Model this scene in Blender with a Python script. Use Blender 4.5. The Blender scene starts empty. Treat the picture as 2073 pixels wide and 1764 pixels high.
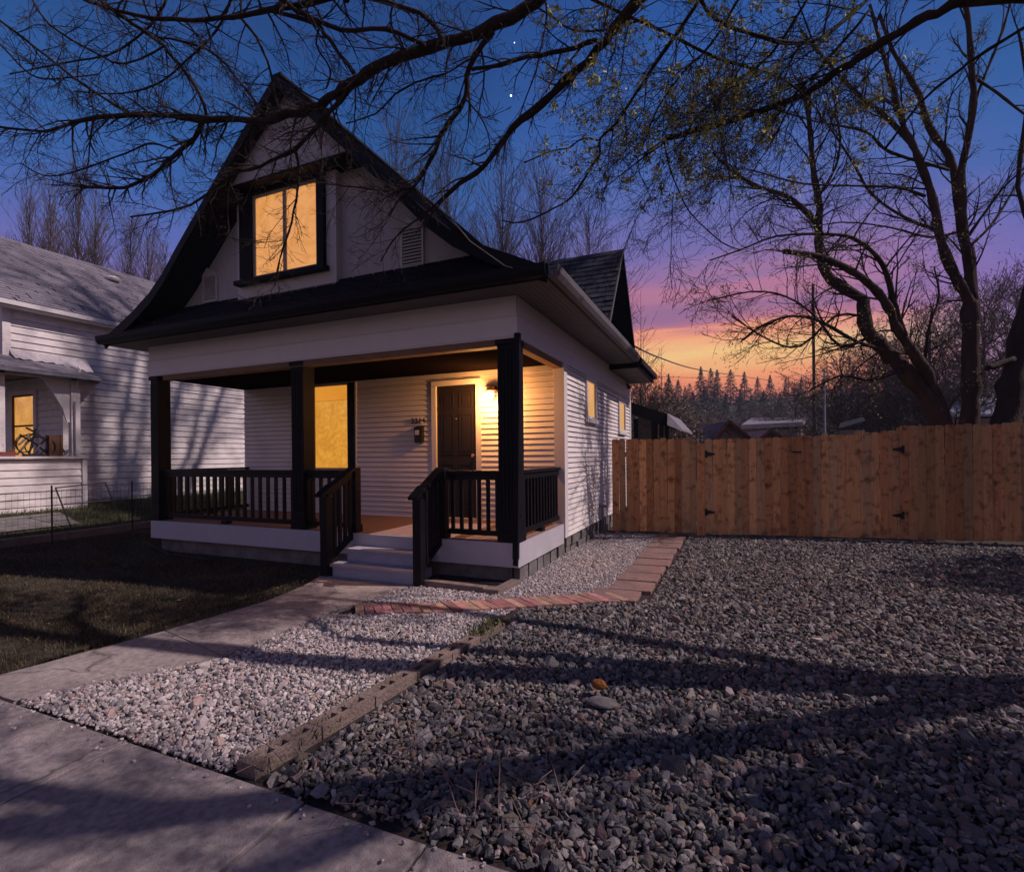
import bpy, math, random
import numpy as np
from mathutils import Vector, Matrix
random.seed(7); RNG = np.random.default_rng(7)
D2R = math.radians
sc = bpy.context.scene
# ------------------------------------------------------------------ camera
YAW, FPX, CY, ROLL = D2R(22.906), 1030.24, 921.06, D2R(-0.556)
CAM = Vector((2.101, -5.125, 0.958))
CF = Vector((-math.sin(YAW), math.cos(YAW), 0)); CR0 = Vector((math.cos(YAW), math.sin(YAW), 0)); CU0 = Vector((0, 0, 1))
CR = CR0*math.cos(ROLL)+CU0*math.sin(ROLL); CU = CU0*math.cos(ROLL)-CR0*math.sin(ROLL)
cd = bpy.data.cameras.new('camera'); cam = bpy.data.objects.new('camera', cd); sc.collection.objects.link(cam)
M = Matrix((CR, CU, -CF)).transposed().to_4x4(); M.translation = CAM; cam.matrix_world = M
cd.sensor_width = 36; cd.lens = FPX/2072*36; cd.shift_y = (CY-882)/2072; cd.clip_start = .05; cd.clip_end = 3000
sc.camera = cam
# ------------------------------------------------------------------ light
SUN_AZ, SUN_EL = math.atan2(.297, .955), D2R(45)          # from +X, a little behind the house front
SDIR = Vector((math.cos(SUN_EL)*math.cos(SUN_AZ), math.cos(SUN_EL)*math.sin(SUN_AZ), math.sin(SUN_EL)))
def lin(c):
    return tuple(((v/255)/12.92 if v/255 <= .04045 else ((v/255+.055)/1.055)**2.4) for v in c)+(1,)
sl = bpy.data.lights.new('sun', 'SUN'); so = bpy.data.objects.new('sun', sl); sc.collection.objects.link(so)
sl.energy = 3.7; sl.angle = D2R(.5); sl.color = (1, .83, .82)
so.rotation_euler = (-SDIR).to_track_quat('-Z', 'Y').to_euler()
w = bpy.data.worlds.new('World'); sc.world = w; w.use_nodes = True
nt = w.node_tree; N = nt.nodes; L = nt.links; N.clear()
def nd(t, **k):
    n = N.new(t)
    for a, b in k.items(): setattr(n, a, b)
    return n
def mth(op, a, b=None, c=None, clamp=False):
    n = nd('ShaderNodeMath', operation=op); n.use_clamp = clamp
    for i, v in enumerate((a, b, c)):
        if v is None: continue
        if isinstance(v, (int, float)): n.inputs[i].default_value = v
        else: L.new(v, n.inputs[i])
    return n.outputs[0]
tc = nd('ShaderNodeTexCoord'); sep = nd('ShaderNodeSeparateXYZ'); L.new(tc.outputs['Generated'], sep.inputs[0])
mp = nd('ShaderNodeMapping'); mp.inputs['Scale'].default_value = (1.6, 1.6, 20); L.new(tc.outputs['Generated'], mp.inputs[0])
nz = nd('ShaderNodeTexNoise'); nz.inputs['Scale'].default_value = 1.7; nz.inputs['Detail'].default_value = 4; L.new(mp.outputs[0], nz.inputs[0])
zz = mth('ADD', sep.outputs[2], mth('MULTIPLY', mth('SUBTRACT', nz.outputs['Fac'], .5), .085))
def ramp(stops, fac):
    r = nd('ShaderNodeValToRGB'); e = r.color_ramp.elements
    e[0].position, e[0].color = stops[0][0], lin(stops[0][1]); e[1].position, e[1].color = stops[-1][0], lin(stops[-1][1])
    for p, c in stops[1:-1]: x = e.new(p); x.color = lin(c)
    L.new(fac, r.inputs[0]); return r.outputs[0]
sunset = ramp([(0, (150, 80, 70)), (.09, (225, 112, 75)), (.13, (255, 152, 88)), (.18, (255, 205, 128)), (.21, (250, 160, 118)), (.225, (190, 115, 135)), (.25, (150, 104, 145)), (.285, (184, 117, 148)), (.315, (146, 110, 160)), (.36, (118, 106, 170)), (.43, (82, 102, 172)), (.52, (52, 94, 168)), (.62, (30, 80, 152)), (.8, (17, 56, 116)), (1, (11, 36, 80))], zz)
away = ramp([(0, (150, 118, 150)), (.15, (150, 115, 165)), (.25, (126, 104, 178)), (.31, (94, 102, 176)), (.39, (52, 96, 168)), (.48, (30, 86, 152)), (.6, (19, 66, 126)), (1, (12, 36, 76))], zz)
ln_ = mth('SQRT', mth('ADD', mth('MULTIPLY', sep.outputs[0], sep.outputs[0]), mth('MULTIPLY', sep.outputs[1], sep.outputs[1])))
az = mth('DIVIDE', mth('ADD', mth('MULTIPLY', sep.outputs[1], .998), mth('MULTIPLY', sep.outputs[0], -.05)), mth('MAXIMUM', ln_, .001))
azf = nd('ShaderNodeMapRange', interpolation_type='SMOOTHSTEP'); L.new(az, azf.inputs[0]); azf.inputs[1].default_value = .895; azf.inputs[2].default_value = .997
mx = nd('ShaderNodeMix', data_type='RGBA'); L.new(azf.outputs[0], mx.inputs[0]); L.new(away, mx.inputs[6]); L.new(sunset, mx.inputs[7])
sky = nd('ShaderNodeTexSky', sky_type='NISHITA'); sky.sun_disc = False; sky.sun_elevation = SUN_EL; sky.sun_rotation = math.pi/2-SUN_AZ
back = ramp([(0, (150, 128, 130)), (.12, (172, 142, 155)), (.3, (150, 134, 162)), (.5, (90, 102, 155)), (.75, (50, 75, 130)), (1, (18, 38, 80))], zz)  # sky behind the camera, brightened as added fill for front-facing surfaces
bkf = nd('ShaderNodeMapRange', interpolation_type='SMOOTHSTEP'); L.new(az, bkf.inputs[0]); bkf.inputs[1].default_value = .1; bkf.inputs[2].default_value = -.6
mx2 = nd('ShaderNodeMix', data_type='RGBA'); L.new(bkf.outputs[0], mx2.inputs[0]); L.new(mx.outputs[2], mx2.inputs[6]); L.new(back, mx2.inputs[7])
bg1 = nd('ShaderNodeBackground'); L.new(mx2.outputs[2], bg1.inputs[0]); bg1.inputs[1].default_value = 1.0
bg2 = nd('ShaderNodeBackground'); L.new(sky.outputs[0], bg2.inputs[0]); bg2.inputs[1].default_value = .002
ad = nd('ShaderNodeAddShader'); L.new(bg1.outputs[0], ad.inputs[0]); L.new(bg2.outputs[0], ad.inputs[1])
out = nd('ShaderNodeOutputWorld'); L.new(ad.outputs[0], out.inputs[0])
sc.view_settings.view_transform = 'Standard'; sc.view_settings.look = 'None'; sc.view_settings.exposure = 0; sc.view_settings.gamma = 1
sc.cycles.max_bounces = 6; sc.cycles.diffuse_bounces = 3; sc.cycles.transparent_max_bounces = 6
# ------------------------------------------------------------------ pixel <-> place (pixels of a 2072 px wide photo)
def ray(px, py): return CF+CR*((px-1036)/FPX)+CU*((CY-py)/FPX)
def at(px, py, d): return CAM+ray(px, py)*d
def onX(px, py, x): r = ray(px, py); return CAM+r*((x-CAM.x)/r.x)
def onY(px, py, y): r = ray(px, py); return CAM+r*((y-CAM.y)/r.y)
def onZ(px, py, z): r = ray(px, py); return CAM+r*((z-CAM.z)/r.z)
G = -.45
# ------------------------------------------------------------------ materials
def mat(name, col, rough=.8, spec=.3, var=.0, vscale=8, bump=0, bscale=40, stretch=None, rnd=0, attr=None, grain=0, metal=0, dark=None, dscale=3, damt=0, coords='Object', crack=0):
    m = bpy.data.materials.new(name); m.use_nodes = True; t = m.node_tree; n = t.nodes; l = t.links
    b = n['Principled BSDF']; b.inputs['Roughness'].default_value = rough; b.inputs['Specular IOR Level'].default_value = spec; b.inputs['Metallic'].default_value = metal
    c0 = tuple(col)+(1,) if len(col) == 3 else col
    tcn = n.new('ShaderNodeTexCoord'); src = tcn.outputs[coords]
    if stretch:
        mpn = n.new('ShaderNodeMapping'); mpn.inputs['Scale'].default_value = stretch; l.new(src, mpn.inputs[0]); src = mpn.outputs[0]
    cur = None
    def mult(a, facout, lo, hi):
        mr = n.new('ShaderNodeMapRange'); l.new(facout, mr.inputs[0]); mr.inputs[1].default_value = .25; mr.inputs[2].default_value = .75; mr.inputs[3].default_value = lo; mr.inputs[4].default_value = hi
        mm = n.new('ShaderNodeVectorMath'); mm.operation = 'SCALE'
        if a is None: mm.inputs[0].default_value = c0[:3]
        else: l.new(a, mm.inputs[0])
        l.new(mr.outputs[0], mm.inputs['Scale']); return mm.outputs[0]
    if attr:
        a = n.new('ShaderNodeAttribute'); a.attribute_name = attr; cur = a.outputs['Color']
    if var:
        z = n.new('ShaderNodeTexNoise'); z.inputs['Scale'].default_value = vscale; z.inputs['Detail'].default_value = 6; z.inputs['Roughness'].default_value = .65; l.new(src, z.inputs[0])
        cur = mult(cur, z.outputs['Fac'], 1-var, 1+var)
    if grain:
        z = n.new('ShaderNodeTexNoise'); z.inputs['Scale'].default_value = vscale*9; z.inputs['Detail'].default_value = 3; l.new(src, z.inputs[0])
        cur = mult(cur, z.outputs['Fac'], 1-grain, 1+grain)
    if rnd:
        oi = n.new('ShaderNodeObjectInfo'); 
        mr = n.new('ShaderNodeMapRange'); l.new(oi.outputs['Random'], mr.inputs[0]); mr.inputs[3].default_value = 1-rnd; mr.inputs[4].default_value = 1+rnd
        mm = n.new('ShaderNodeVectorMath'); mm.operation = 'SCALE'
        if cur is None: mm.inputs[0].default_value = c0[:3]
        else: l.new(cur, mm.inputs[0])
        l.new(mr.outputs[0], mm.inputs['Scale']); cur = mm.outputs[0]
    if dark:
        z = n.new('ShaderNodeTexNoise'); z.inputs['Scale'].default_value = dscale; z.inputs['Detail'].default_value = 5; l.new(tcn.outputs[coords], z.inputs[0])
        mr = n.new('ShaderNodeMapRange'); l.new(z.outputs['Fac'], mr.inputs[0]); mr.inputs[1].default_value = .52; mr.inputs[2].default_value = .72; mr.inputs[4].default_value = damt
        mi = n.new('ShaderNodeMix'); mi.data_type = 'RGBA'; l.new(mr.outputs[0], mi.inputs[0])
        if cur is None: mi.inputs[6].default_value = c0
        else: l.new(cur, mi.inputs[6])
        mi.inputs[7].default_value = tuple(dark)+(1,); cur = mi.outputs[2]
    if crack:
        z = n.new('ShaderNodeTexNoise'); z.inputs['Scale'].default_value = 2.5; z.inputs['Detail'].default_value = 6; l.new(tcn.outputs[coords], z.inputs[0])
        va = n.new('ShaderNodeVectorMath'); va.operation = 'MULTIPLY_ADD'; l.new(z.outputs['Color'], va.inputs[0]); va.inputs[1].default_value = (.5, .5, 0); l.new(tcn.outputs[coords], va.inputs[2])
        vo = n.new('ShaderNodeTexVoronoi'); vo.feature = 'DISTANCE_TO_EDGE'; vo.inputs['Scale'].default_value = crack; l.new(va.outputs[0], vo.inputs[0])
        mr = n.new('ShaderNodeMapRange'); l.new(vo.outputs['Distance'], mr.inputs[0]); mr.inputs[1].default_value = 0; mr.inputs[2].default_value = .0045; mr.inputs[3].default_value = .45; mr.inputs[4].default_value = 1
        mm = n.new('ShaderNodeVectorMath'); mm.operation = 'SCALE'; l.new(cur, mm.inputs[0]); l.new(mr.outputs[0], mm.inputs['Scale']); cur = mm.outputs[0]
    if cur is None: b.inputs['Base Color'].default_value = c0
    else: l.new(cur, b.inputs['Base Color'])
    if bump:
        z = n.new('ShaderNodeTexNoise'); z.inputs['Scale'].default_value = bscale; z.inputs['Detail'].default_value = 5; l.new(src, z.inputs[0])
        bp = n.new('ShaderNodeBump'); bp.inputs['Strength'].default_value = bump; bp.inputs['Distance'].default_value = .02; l.new(z.outputs['Fac'], bp.inputs['Height']); l.new(bp.outputs[0], b.inputs['Normal'])
    return m
def glow(name, col, strength, kind=0):
    m = bpy.data.materials.new(name); m.use_nodes = True; t = m.node_tree; n = t.nodes; l = t.links
    b = n['Principled BSDF']; b.inputs['Base Color'].default_value = (.02, .02, .02, 1); b.inputs['Roughness'].default_value = .12
    tcn = n.new('ShaderNodeTexCoord'); z = n.new('ShaderNodeTexNoise'); z.inputs['Scale'].default_value = (2, 5, 4, 3)[kind]; z.inputs['Detail'].default_value = 7; z.inputs['Roughness'].default_value = .75; z.inputs['Distortion'].default_value = (0, 1.2, 2.6, .5)[kind]
    l.new(tcn.outputs['Object'], z.inputs[0])
    r = n.new('ShaderNodeValToRGB'); e = r.color_ramp.elements
    k = (.92, .80, .62, .6)[kind]
    e[0].position = .32; e[0].color = (col[0]*k, col[1]*k*.92, col[2]*k*.8, 1); e[1].position = .72; e[1].color = (min(1, col[0]*1.05), col[1]*1.12, col[2]*1.5, 1)
    l.new(z.outputs['Fac'], r.inputs[0]); l.new(r.outputs[0], b.inputs['Emission Color']); b.inputs['Emission Strength'].default_value = strength
    return m
MT = {}
MT['siding'] = mat('white_siding', (.74, .67, .645), .55, .35, .07, 3, .05, 60, dark=(.38, .35, .36), dscale=1.6, damt=.25)
MT['siding_n'] = mat('old_siding', (.70, .635, .62), .7, .25, .16, 5, .12, 40, stretch=(1, 1, 3), dark=(.33, .29, .28), dscale=2.3, damt=.5)
MT['trim'] = mat('trim_paint', (.66, .61, .61), .55, .35, .06, 4, .04, 50, dark=(.4, .37, .39), dscale=2, damt=.2)
MT['stucco'] = mat('gable_board', (.54, .49, .50), .7, .25, .08, 6, .5, 28, stretch=(2, 2, .6))
MT['black'] = mat('black_paint', (.006, .007, .011), .55, .15, .3, 10, .15, 30, stretch=(3, 3, .4))
MT['blackrail'] = mat('black_rail_paint', (.007, .007, .010), .5, .2, .3, 12, .15, 30)
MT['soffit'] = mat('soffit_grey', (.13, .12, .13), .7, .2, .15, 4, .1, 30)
MT['wood_beam'] = mat('raw_beam', (.20, .12, .07), .7, .2, .25, 6, .3, 20, stretch=(1, 6, 6))
MT['shingle'] = mat('dark_shingle', (.022, .024, .034), .9, .15, .45, 14, .6, 60, grain=.4)
MT['shingle2'] = mat('worn_shingle', (.048, .050, .066), .88, .15, .5, 7, .7, 60, grain=.5)
MT['shingle_n'] = mat('grey_shingle', (.22, .20, .23), .95, .1, .18, 9, .8, 50, grain=.35)
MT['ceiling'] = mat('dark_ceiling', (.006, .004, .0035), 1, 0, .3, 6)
MT['deck'] = mat('deck_boards', (.24, .15, .13), .75, .2, .2, 5, .2, 30, stretch=(6, .7, 1))
MT['skirt'] = mat('skirt_paint', (.47, .44, .48), .6, .3, .1, 5, .06, 40, dark=(.3, .28, .3), dscale=2.5, damt=.3)
MT['step'] = mat('step_paint', (.36, .35, .41), .6, .3, .12, 6, .1, 40)
MT['door'] = mat('door_paint', (.020, .014, .014), .42, .35, .2, 6)
MT['metal'] = mat('brass', (.6, .5, .35), .3, .5, metal=.8)
MT['bronze'] = mat('bronze_lamp', (.16, .06, .025), .4, .5, metal=.3)
MT['iron'] = mat('black_iron', (.015, .015, .015), .5, .4)
MT['paper'] = mat('paper_tag', (.6, .56, .48), .8)
MT['stone'] = mat('foundation_stone', (.16, .145, .14), .9, .2, .45, 5, .8, 12)
MT['concrete'] = mat('concrete', (.28, .24, .235), .9, .2, .22, 3, .5, 160, grain=.35, dark=(.14, .12, .12), dscale=1.6, damt=.35, crack=.30)
MT['slab'] = mat('side_slab', (.235, .145, .13), .9, .2, .22, 3, .45, 100, grain=.2, dark=(.2, .12, .1), dscale=2.2, damt=.5)
MT['walkc'] = mat('walk_concrete', (.31, .265, .25), .9, .2, .22, 3, .45, 140, grain=.3, dark=(.17, .14, .13), dscale=1.4, damt=.35, crack=.5)
MT['block'] = mat('block_concrete', (.215, .16, .14), .9, .2, .22, 8, .7, 60, grain=.2, dark=(.10, .09, .06), dscale=5, damt=.5)
MT['brick'] = mat('brick_red', (.24, .105, .09), .9, .15, .3, 9, .5, 60, attr='tint', grain=.25)
MT['soil'] = mat('soil', (.045, .036, .034), .95, .1, .4, 6, .9, 25, grain=.4)
MT['turf'] = mat('turf_soil', (.06, .05, .035), .95, .1, .4, 5, .9, 30, grain=.4)
MT['field'] = mat('field_ground', (.05, .046, .034), .95, .1, .4, .4, .5, 5, grain=.3)
MT['grass'] = mat('grass_blades', (.1, .1, .05), .8, .2, attr='tint')
MT['rock'] = mat('crushed_rock', (.2, .2, .2), .85, .25, .25, 60, .35, 120, attr='tint')
MT['pebble'] = mat('white_pebbles', (.5, .5, .5), .8, .25, .18, 80, attr='tint')
MT['bark'] = mat('bark', (.040, .030, .027), .9, .15, .35, 10, .9, 25, stretch=(1, 1, .3))
MT['bark2'] = mat('bark_brown', (.062, .040, .034), .9, .15, .35, 6, .9, 18, stretch=(1, 1, .3))
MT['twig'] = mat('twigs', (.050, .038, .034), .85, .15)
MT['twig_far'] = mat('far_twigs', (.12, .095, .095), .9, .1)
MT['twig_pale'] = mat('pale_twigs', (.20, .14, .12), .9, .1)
MT['bud'] = mat('leaf_buds', (.20, .19, .055), .8, .2, attr='tint')
MT['needle'] = mat('needles', (.022, .034, .030), .9, .1, attr='tint')
MT['thick'] = mat('thicket', (.07, .055, .05), .95, .1, attr='tint')
MT['hill'] = mat('hill_ground', (.045, .038, .036), .95, .1, .35, .06, grain=.3)
MT['cedar'] = mat('cedar', (.72, .36, .155), .72, .2, .22, 3.5, .25, 20, stretch=(9, 9, .8), rnd=.32, dark=(.13, .045, .02), dscale=9, damt=.75)
MT['cedar2'] = mat('cedar_red', (.58, .26, .11), .72, .2, .25, 3.5, .25, 20, stretch=(9, 9, .8), rnd=.25, dark=(.10, .035, .018), dscale=10, damt=.8)
MT['cedar3'] = mat('cedar_grey', (.60, .34, .17), .72, .2, .25, 3.5, .25, 20, stretch=(9, 9, .8), rnd=.22, dark=(.10, .05, .03), dscale=9, damt=.7)
MT['wire'] = mat('wire_metal', (.10, .10, .11), .5, .5, metal=.3)
MT['cable'] = mat('cable_grey', (.16, .14, .13), .6, .3)
MT['poleg'] = mat('galvanised', (.35, .35, .38), .5, .4)
MT['polew'] = mat('pole_wood', (.085, .062, .058), .9, .1, .3, 5)
MT['winframe'] = mat('vinyl_frame', (.42, .34, .28), .5, .3)
MT['rust'] = mat('rust_stone', (.26, .10, .03), .9, .1, .4, 30, .8, 60)
MT['browbox'] = mat('brown_board', (.10, .045, .025), .7, .2, .3, 8)
MT['redpot'] = mat('red_pot', (.20, .06, .05), .7, .2)
MT['tarp'] = mat('flashing', (.42, .38, .40), .6, .3, .25, 9, .6, 12)
MT['roofpale'] = mat('pale_roof', (.22, .23, .28), .9, .1, .2, 2)
MT['roofpink'] = mat('pinkish_roof', (.20, .13, .13), .9, .1, .25, 2)
MT['roofred'] = mat('red_rake', (.13, .035, .03), .8, .1)
MT['wallbeige'] = mat('beige_wall', (.24, .18, .14), .9, .1, .2, 1.5)
MT['glow_up'] = glow('upper_window_light', (.80, .34, .085), 1.0, 1)
MT['glow_porch'] = glow('porch_window_light', (.86, .36, .035), .95, 2)
MT['glow_side'] = glow('side_window_light', (.80, .42, .13), .85, 0)
MT['glow_n'] = glow('neighbour_window_light', (.85, .38, .07), .9, 3)
MT['bulb'] = glow('lamp_glass', (1, .72, .30), 7, 0)
MT['star'] = glow('star_light', (.9, .93, 1), 3, 0)
# ------------------------------------------------------------------ mesh building
class MB:
    def __init__(s): s.v = []; s.f = []; s.t = []
    def add(s, vs, fs):
        o = len(s.v); s.v += [tuple(x) for x in vs]; s.f += [tuple(i+o for i in f) for f in fs]
    def box(s, a, b, taper=None):
        x0, y0, z0 = a; x1, y1, z1 = b
        s.add([(x0, y0, z0), (x1, y0, z0), (x1, y1, z0), (x0, y1, z0), (x0, y0, z1), (x1, y0, z1), (x1, y1, z1), (x0, y1, z1)],
              [(0, 3, 2, 1), (4, 5, 6, 7), (0, 1, 5, 4), (1, 2, 6, 5), (2, 3, 7, 6), (3, 0, 4, 7)]); return s
    def prism(s, poly, d):                                  # poly: list of 3D points, extruded by vector d
        n = len(poly); p = [Vector(q) for q in poly]; d = Vector(d)
        s.add(p+[q+d for q in p], [tuple(range(n))[::-1], tuple(range(n, 2*n))]+[(i, (i+1) % n, n+(i+1) % n, n+i) for i in range(n)]); return s
    def beam(s, a, b, w, h, up=(0, 0, 1)):                  # box from a to b
        a = Vector(a); b = Vector(b); t = (b-a).normalized(); u = Vector(up)
        r = t.cross(u).normalized(); u = r.cross(t)
        vs = [p+r*i*w/2+u*j*h/2 for p in (a, b) for i, j in ((-1, -1), (1, -1), (1, 1), (-1, 1))]
        s.add(vs, [(0, 1, 2, 3), (7, 6, 5, 4), (0, 4, 5, 1), (1, 5, 6, 2), (2, 6, 7, 3), (3, 7, 4, 0)]); return s
    def tube(s, pts, rad, n=6, cap=True):
        P = [Vector(p) for p in pts]; k = len(P); o = len(s.v)
        if isinstance(rad, (int, float)): rad = [rad]*k
        t = (P[1]-P[0]).normalized(); a = Vector((0, 0, 1)) if abs(t.z) < .9 else Vector((1, 0, 0)); u = t.cross(a).normalized()
        for i in range(k):
            t = (P[min(i+1, k-1)]-P[max(i-1, 0)])
            if t.length < 1e-9: t = Vector((0, 0, 1))
            t.normalize(); u = (u-t*u.dot(t))
            if u.length < 1e-6: u = t.orthogonal()
            u.normalize(); v = t.cross(u); r = rad[i]; p = P[i]
            for j in range(n):
                c, q = TRIG[n][j]; s.v.append((p.x+(u.x*c+v.x*q)*r, p.y+(u.y*c+v.y*q)*r, p.z+(u.z*c+v.z*q)*r))
        for i in range(k-1):
            for j in range(n):
                j2 = (j+1) % n; s.f.append((o+i*n+j, o+i*n+j2, o+(i+1)*n+j2, o+(i+1)*n+j))
        if cap: s.f.append(tuple(o+j for j in range(n))[::-1]); s.f.append(tuple(o+(k-1)*n+j for j in range(n)))
        return s
    def lathe(s, c, prof, n=14, axis=2):
        o = len(s.v)
        for r, h in prof:
            for j in range(n):
                a = 2*math.pi*j/n; q = [r*math.cos(a), r*math.sin(a), h]
                if axis == 1: q = [q[0], q[2], q[1]]
                if axis == 0: q = [q[2], q[0], q[1]]
                s.v.append((c[0]+q[0], c[1]+q[1], c[2]+q[2]))
        for i in range(len(prof)-1):
            for j in range(n):
                j2 = (j+1) % n; s.f.append((o+i*n+j, o+i*n+j2, o+(i+1)*n+j2, o+(i+1)*n+j))
        s.f.append(tuple(range(o, o+n))[::-1]); s.f.append(tuple(o+(len(prof)-1)*n+j for j in range(n))); return s
    def build(s, name, m, parent=None, smooth=False, tint=None):
        me = bpy.data.meshes.new(name); off = Vector((0, 0, 0)); q = parent
        while q: off += q.location; q = q.parent
        V = np.array(s.v, dtype=np.float32).reshape(-1, 3)-np.array(off, dtype=np.float32)
        me.from_pydata(V.tolist(), [], s.f); me.materials.append(m if not isinstance(m, str) else MT[m])
        if smooth: me.polygons.foreach_set('use_smooth', [True]*len(me.polygons))
        if tint is not None:
            a = me.color_attributes.new('tint', 'FLOAT_COLOR', 'POINT'); a.data.foreach_set('color', np.asarray(tint, dtype=np.float32).ravel())
        me.update(); o = bpy.data.objects.new(name, me); sc.collection.objects.link(o)
        if parent: o.parent = parent
        return o
TRIG = {n: [(math.cos(2*math.pi*j/n), math.sin(2*math.pi*j/n)) for j in range(n)] for n in range(3, 17)}
def npmesh(name, V, F, m, tint=None, parent=None):            # fast triangle mesh
    me = bpy.data.meshes.new(name); V = np.asarray(V, np.float32); F = np.asarray(F, np.int32)
    if parent: V = V-np.array(parent.location, np.float32)
    me.vertices.add(len(V)); me.vertices.foreach_set('co', V.ravel()); me.loops.add(F.size); me.loops.foreach_set('vertex_index', F.ravel())
    me.polygons.add(len(F)); me.polygons.foreach_set('loop_start', np.arange(0, F.size, 3, dtype=np.int32))
    me.materials.append(MT[m])
    if tint is not None:
        a = me.color_attributes.new('tint', 'FLOAT_COLOR', 'POINT'); a.data.foreach_set('color', np.asarray(tint, np.float32).ravel())
    me.update(calc_edges=True); me.validate(); me.polygons.foreach_set('use_smooth', [False]*len(me.polygons)); o = bpy.data.objects.new(name, me); sc.collection.objects.link(o)
    if parent: o.parent = parent
    return o
def tag(o, label=None, cat=None, group=None, kind=None):
    if label: o['label'] = label
    if cat: o['category'] = cat
    if group: o['group'] = group
    if kind: o['kind'] = kind
    return o
def thing(name, loc, label, cat, group=None):
    o = bpy.data.objects.new(name, None); o.empty_display_size = .2; o.location = loc; sc.collection.objects.link(o); return tag(o, label, cat, group)
def bx(a, b): return MB().box(a, b)
# ------------------------------------------------------------------ ground height
def sstep(a, b, x):
    t = max(0, min(1, (x-a)/(b-a))); return t*t*(3-2*t)
def gh(x, y):
    h = G-.03+.45*sstep(-8.9, -11.2, x) if x < -8.9 else G-.03
    far = max(y, math.hypot(x, y)*.8)
    h += 19*sstep(75, 190, far)+9*sstep(190, 420, far)
    if far > 70: h += 2.0*math.sin(x*.035)*sstep(90, 200, far)+1.2*math.sin(x*.011+y*.02)*sstep(90, 200, far)
    return h
def ground():
    xs = sorted(set([-700, -450, -300, -220]+list(range(-160, -20, 10))+[-20, -16, -14, -12.5, -11.2, -10.8, -10.4, -10, -9.6, -9.2, -8.9, -8, -4, 0, 4, 8, 12, 16, 20]+list(range(30, 170, 10))+[220, 300, 450, 700]))
    ys = sorted(set([-500, -200, -80, -30, -12, -6, -3, 0, 3, 6, 9, 14, 20]+list(range(30, 70, 10))+list(range(70, 260, 8))+[300, 360, 420, 500, 700, 900]))
    b = MB(); b.v = [(x, y, gh(x, y)) for y in ys for x in xs]; nx = len(xs)
    b.f = [(j*nx+i, j*nx+i+1, (j+1)*nx+i+1, (j+1)*nx+i) for j in range(len(ys)-1) for i in range(nx-1)]
    tag(b.build('ground', 'field', smooth=True), kind='structure')
ground()
def sheet(name, poly, z, m, label=None):
    b = MB(); b.add([(x, y, z) for x, y in poly], [tuple(range(len(poly)))]); return tag(b.build(name, m), kind='structure')
# front lawn, gravel bed soil, sidewalk slabs, walk
sheet('lawn', [(-8.7, -3.54), (-2.34, -3.54), (-2.42, -.5), (-2.3, -.02), (-6.2, -.02), (-6.2, 3), (-8.7, 3)], G-.012, 'turf')
sheet('gravel_bed', [(-1.5, -3.54), (14, -3.54), (14, 5.6), (0, 4.4), (0, -.02), (-2.2, -.02)], G-.02, 'soil')
def slab(name, poly, z0, z1, m, bev=.008):
    b = MB(); n = len(poly); cx = sum(p[0] for p in poly)/n; cy = sum(p[1] for p in poly)/n
    ins = []
    for x, y in poly:
        dx, dy = cx-x, cy-y; l = math.hypot(dx, dy); ins.append((x+dx/l*bev, y+dy/l*bev))
    b.add([(x, y, z0) for x, y in poly]+[(x, y, z1-bev*.7) for x, y in poly]+[(x, y, z1) for x, y in ins],
          [tuple(range(2*n, 3*n))]+[(i, (i+1) % n, n+(i+1) % n, n+i) for i in range(n)]+[(n+i, n+(i+1) % n, 2*n+(i+1) % n, 2*n+i) for i in range(n)])
    return b.build(name, m)
def sidewalk():
    b = MB(); xs = [-9, -7.6, -6.2, -4.8, -3.4, -2.02, -.64, .5, 1.085, 2.6, 4.1, 5.6, 7.1, 8.6]
    for x0, x1 in zip(xs, xs[1:]):
        for y0, y1 in ((-5.0, -3.54),):
            g = .006; dz = .006*math.sin(x0*9)
            e = [(x0+g, y0+g), (x1-g, y0+g), (x1-g, y1-g), (x0+g, y1-g)]; z1 = G+.006+dz; bv = .007
            b.add([(x, y, G-.05) for x, y in e]+[(x, y, z1-.005) for x, y in e]+[(x0+g+bv, y0+g+bv, z1), (x1-g-bv, y0+g+bv, z1), (x1-g-bv, y1-g-bv, z1), (x0+g+bv, y1-g-bv, z1)],
                  [(8, 9, 10, 11)]+[(i, (i+1) % 4, 4+(i+1) % 4, 4+i) for i in range(4)]+[(4+i, 4+(i+1) % 4, 8+(i+1) % 4, 8+i) for i in range(4)])
    tag(b.build('sidewalk', 'concrete'), kind='structure')
    b = MB(); b.box((-14, -9, G-.06), (14, -5.02, G-.01)); tag(b.build('road_verge', 'turf'), kind='structure')
sidewalk()
def walk():
    L_ = [(-2.30, -3.53), (-2.06, -2.0), (-2.30, -.9), (-2.32, -.46)]
    b = MB()
    segs = [[(-2.30, -3.53), (-1.72, -3.53), (-1.18, -2.62), (-2.12, -2.42)], [(-2.12, -2.41), (-1.18, -2.61), (-1.22, -1.62), (-2.05, -1.5)], [(-2.05, -1.49), (-1.22, -1.61), (-1.10, -.9), (-1.06, -.45), (-2.34, -.45), (-2.16, -.9)]]
    for p in segs:
        n = len(p); z1 = G+.012
        b.add([(x, y, G-.05) for x, y in p]+[(x, y, z1) for x, y in p], [tuple(range(n, 2*n))]+[(i, (i+1) % n, n+(i+1) % n, n+i) for i in range(n)])
    tag(b.build('front_walk', 'walkc'), kind='structure')
walk()
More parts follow.
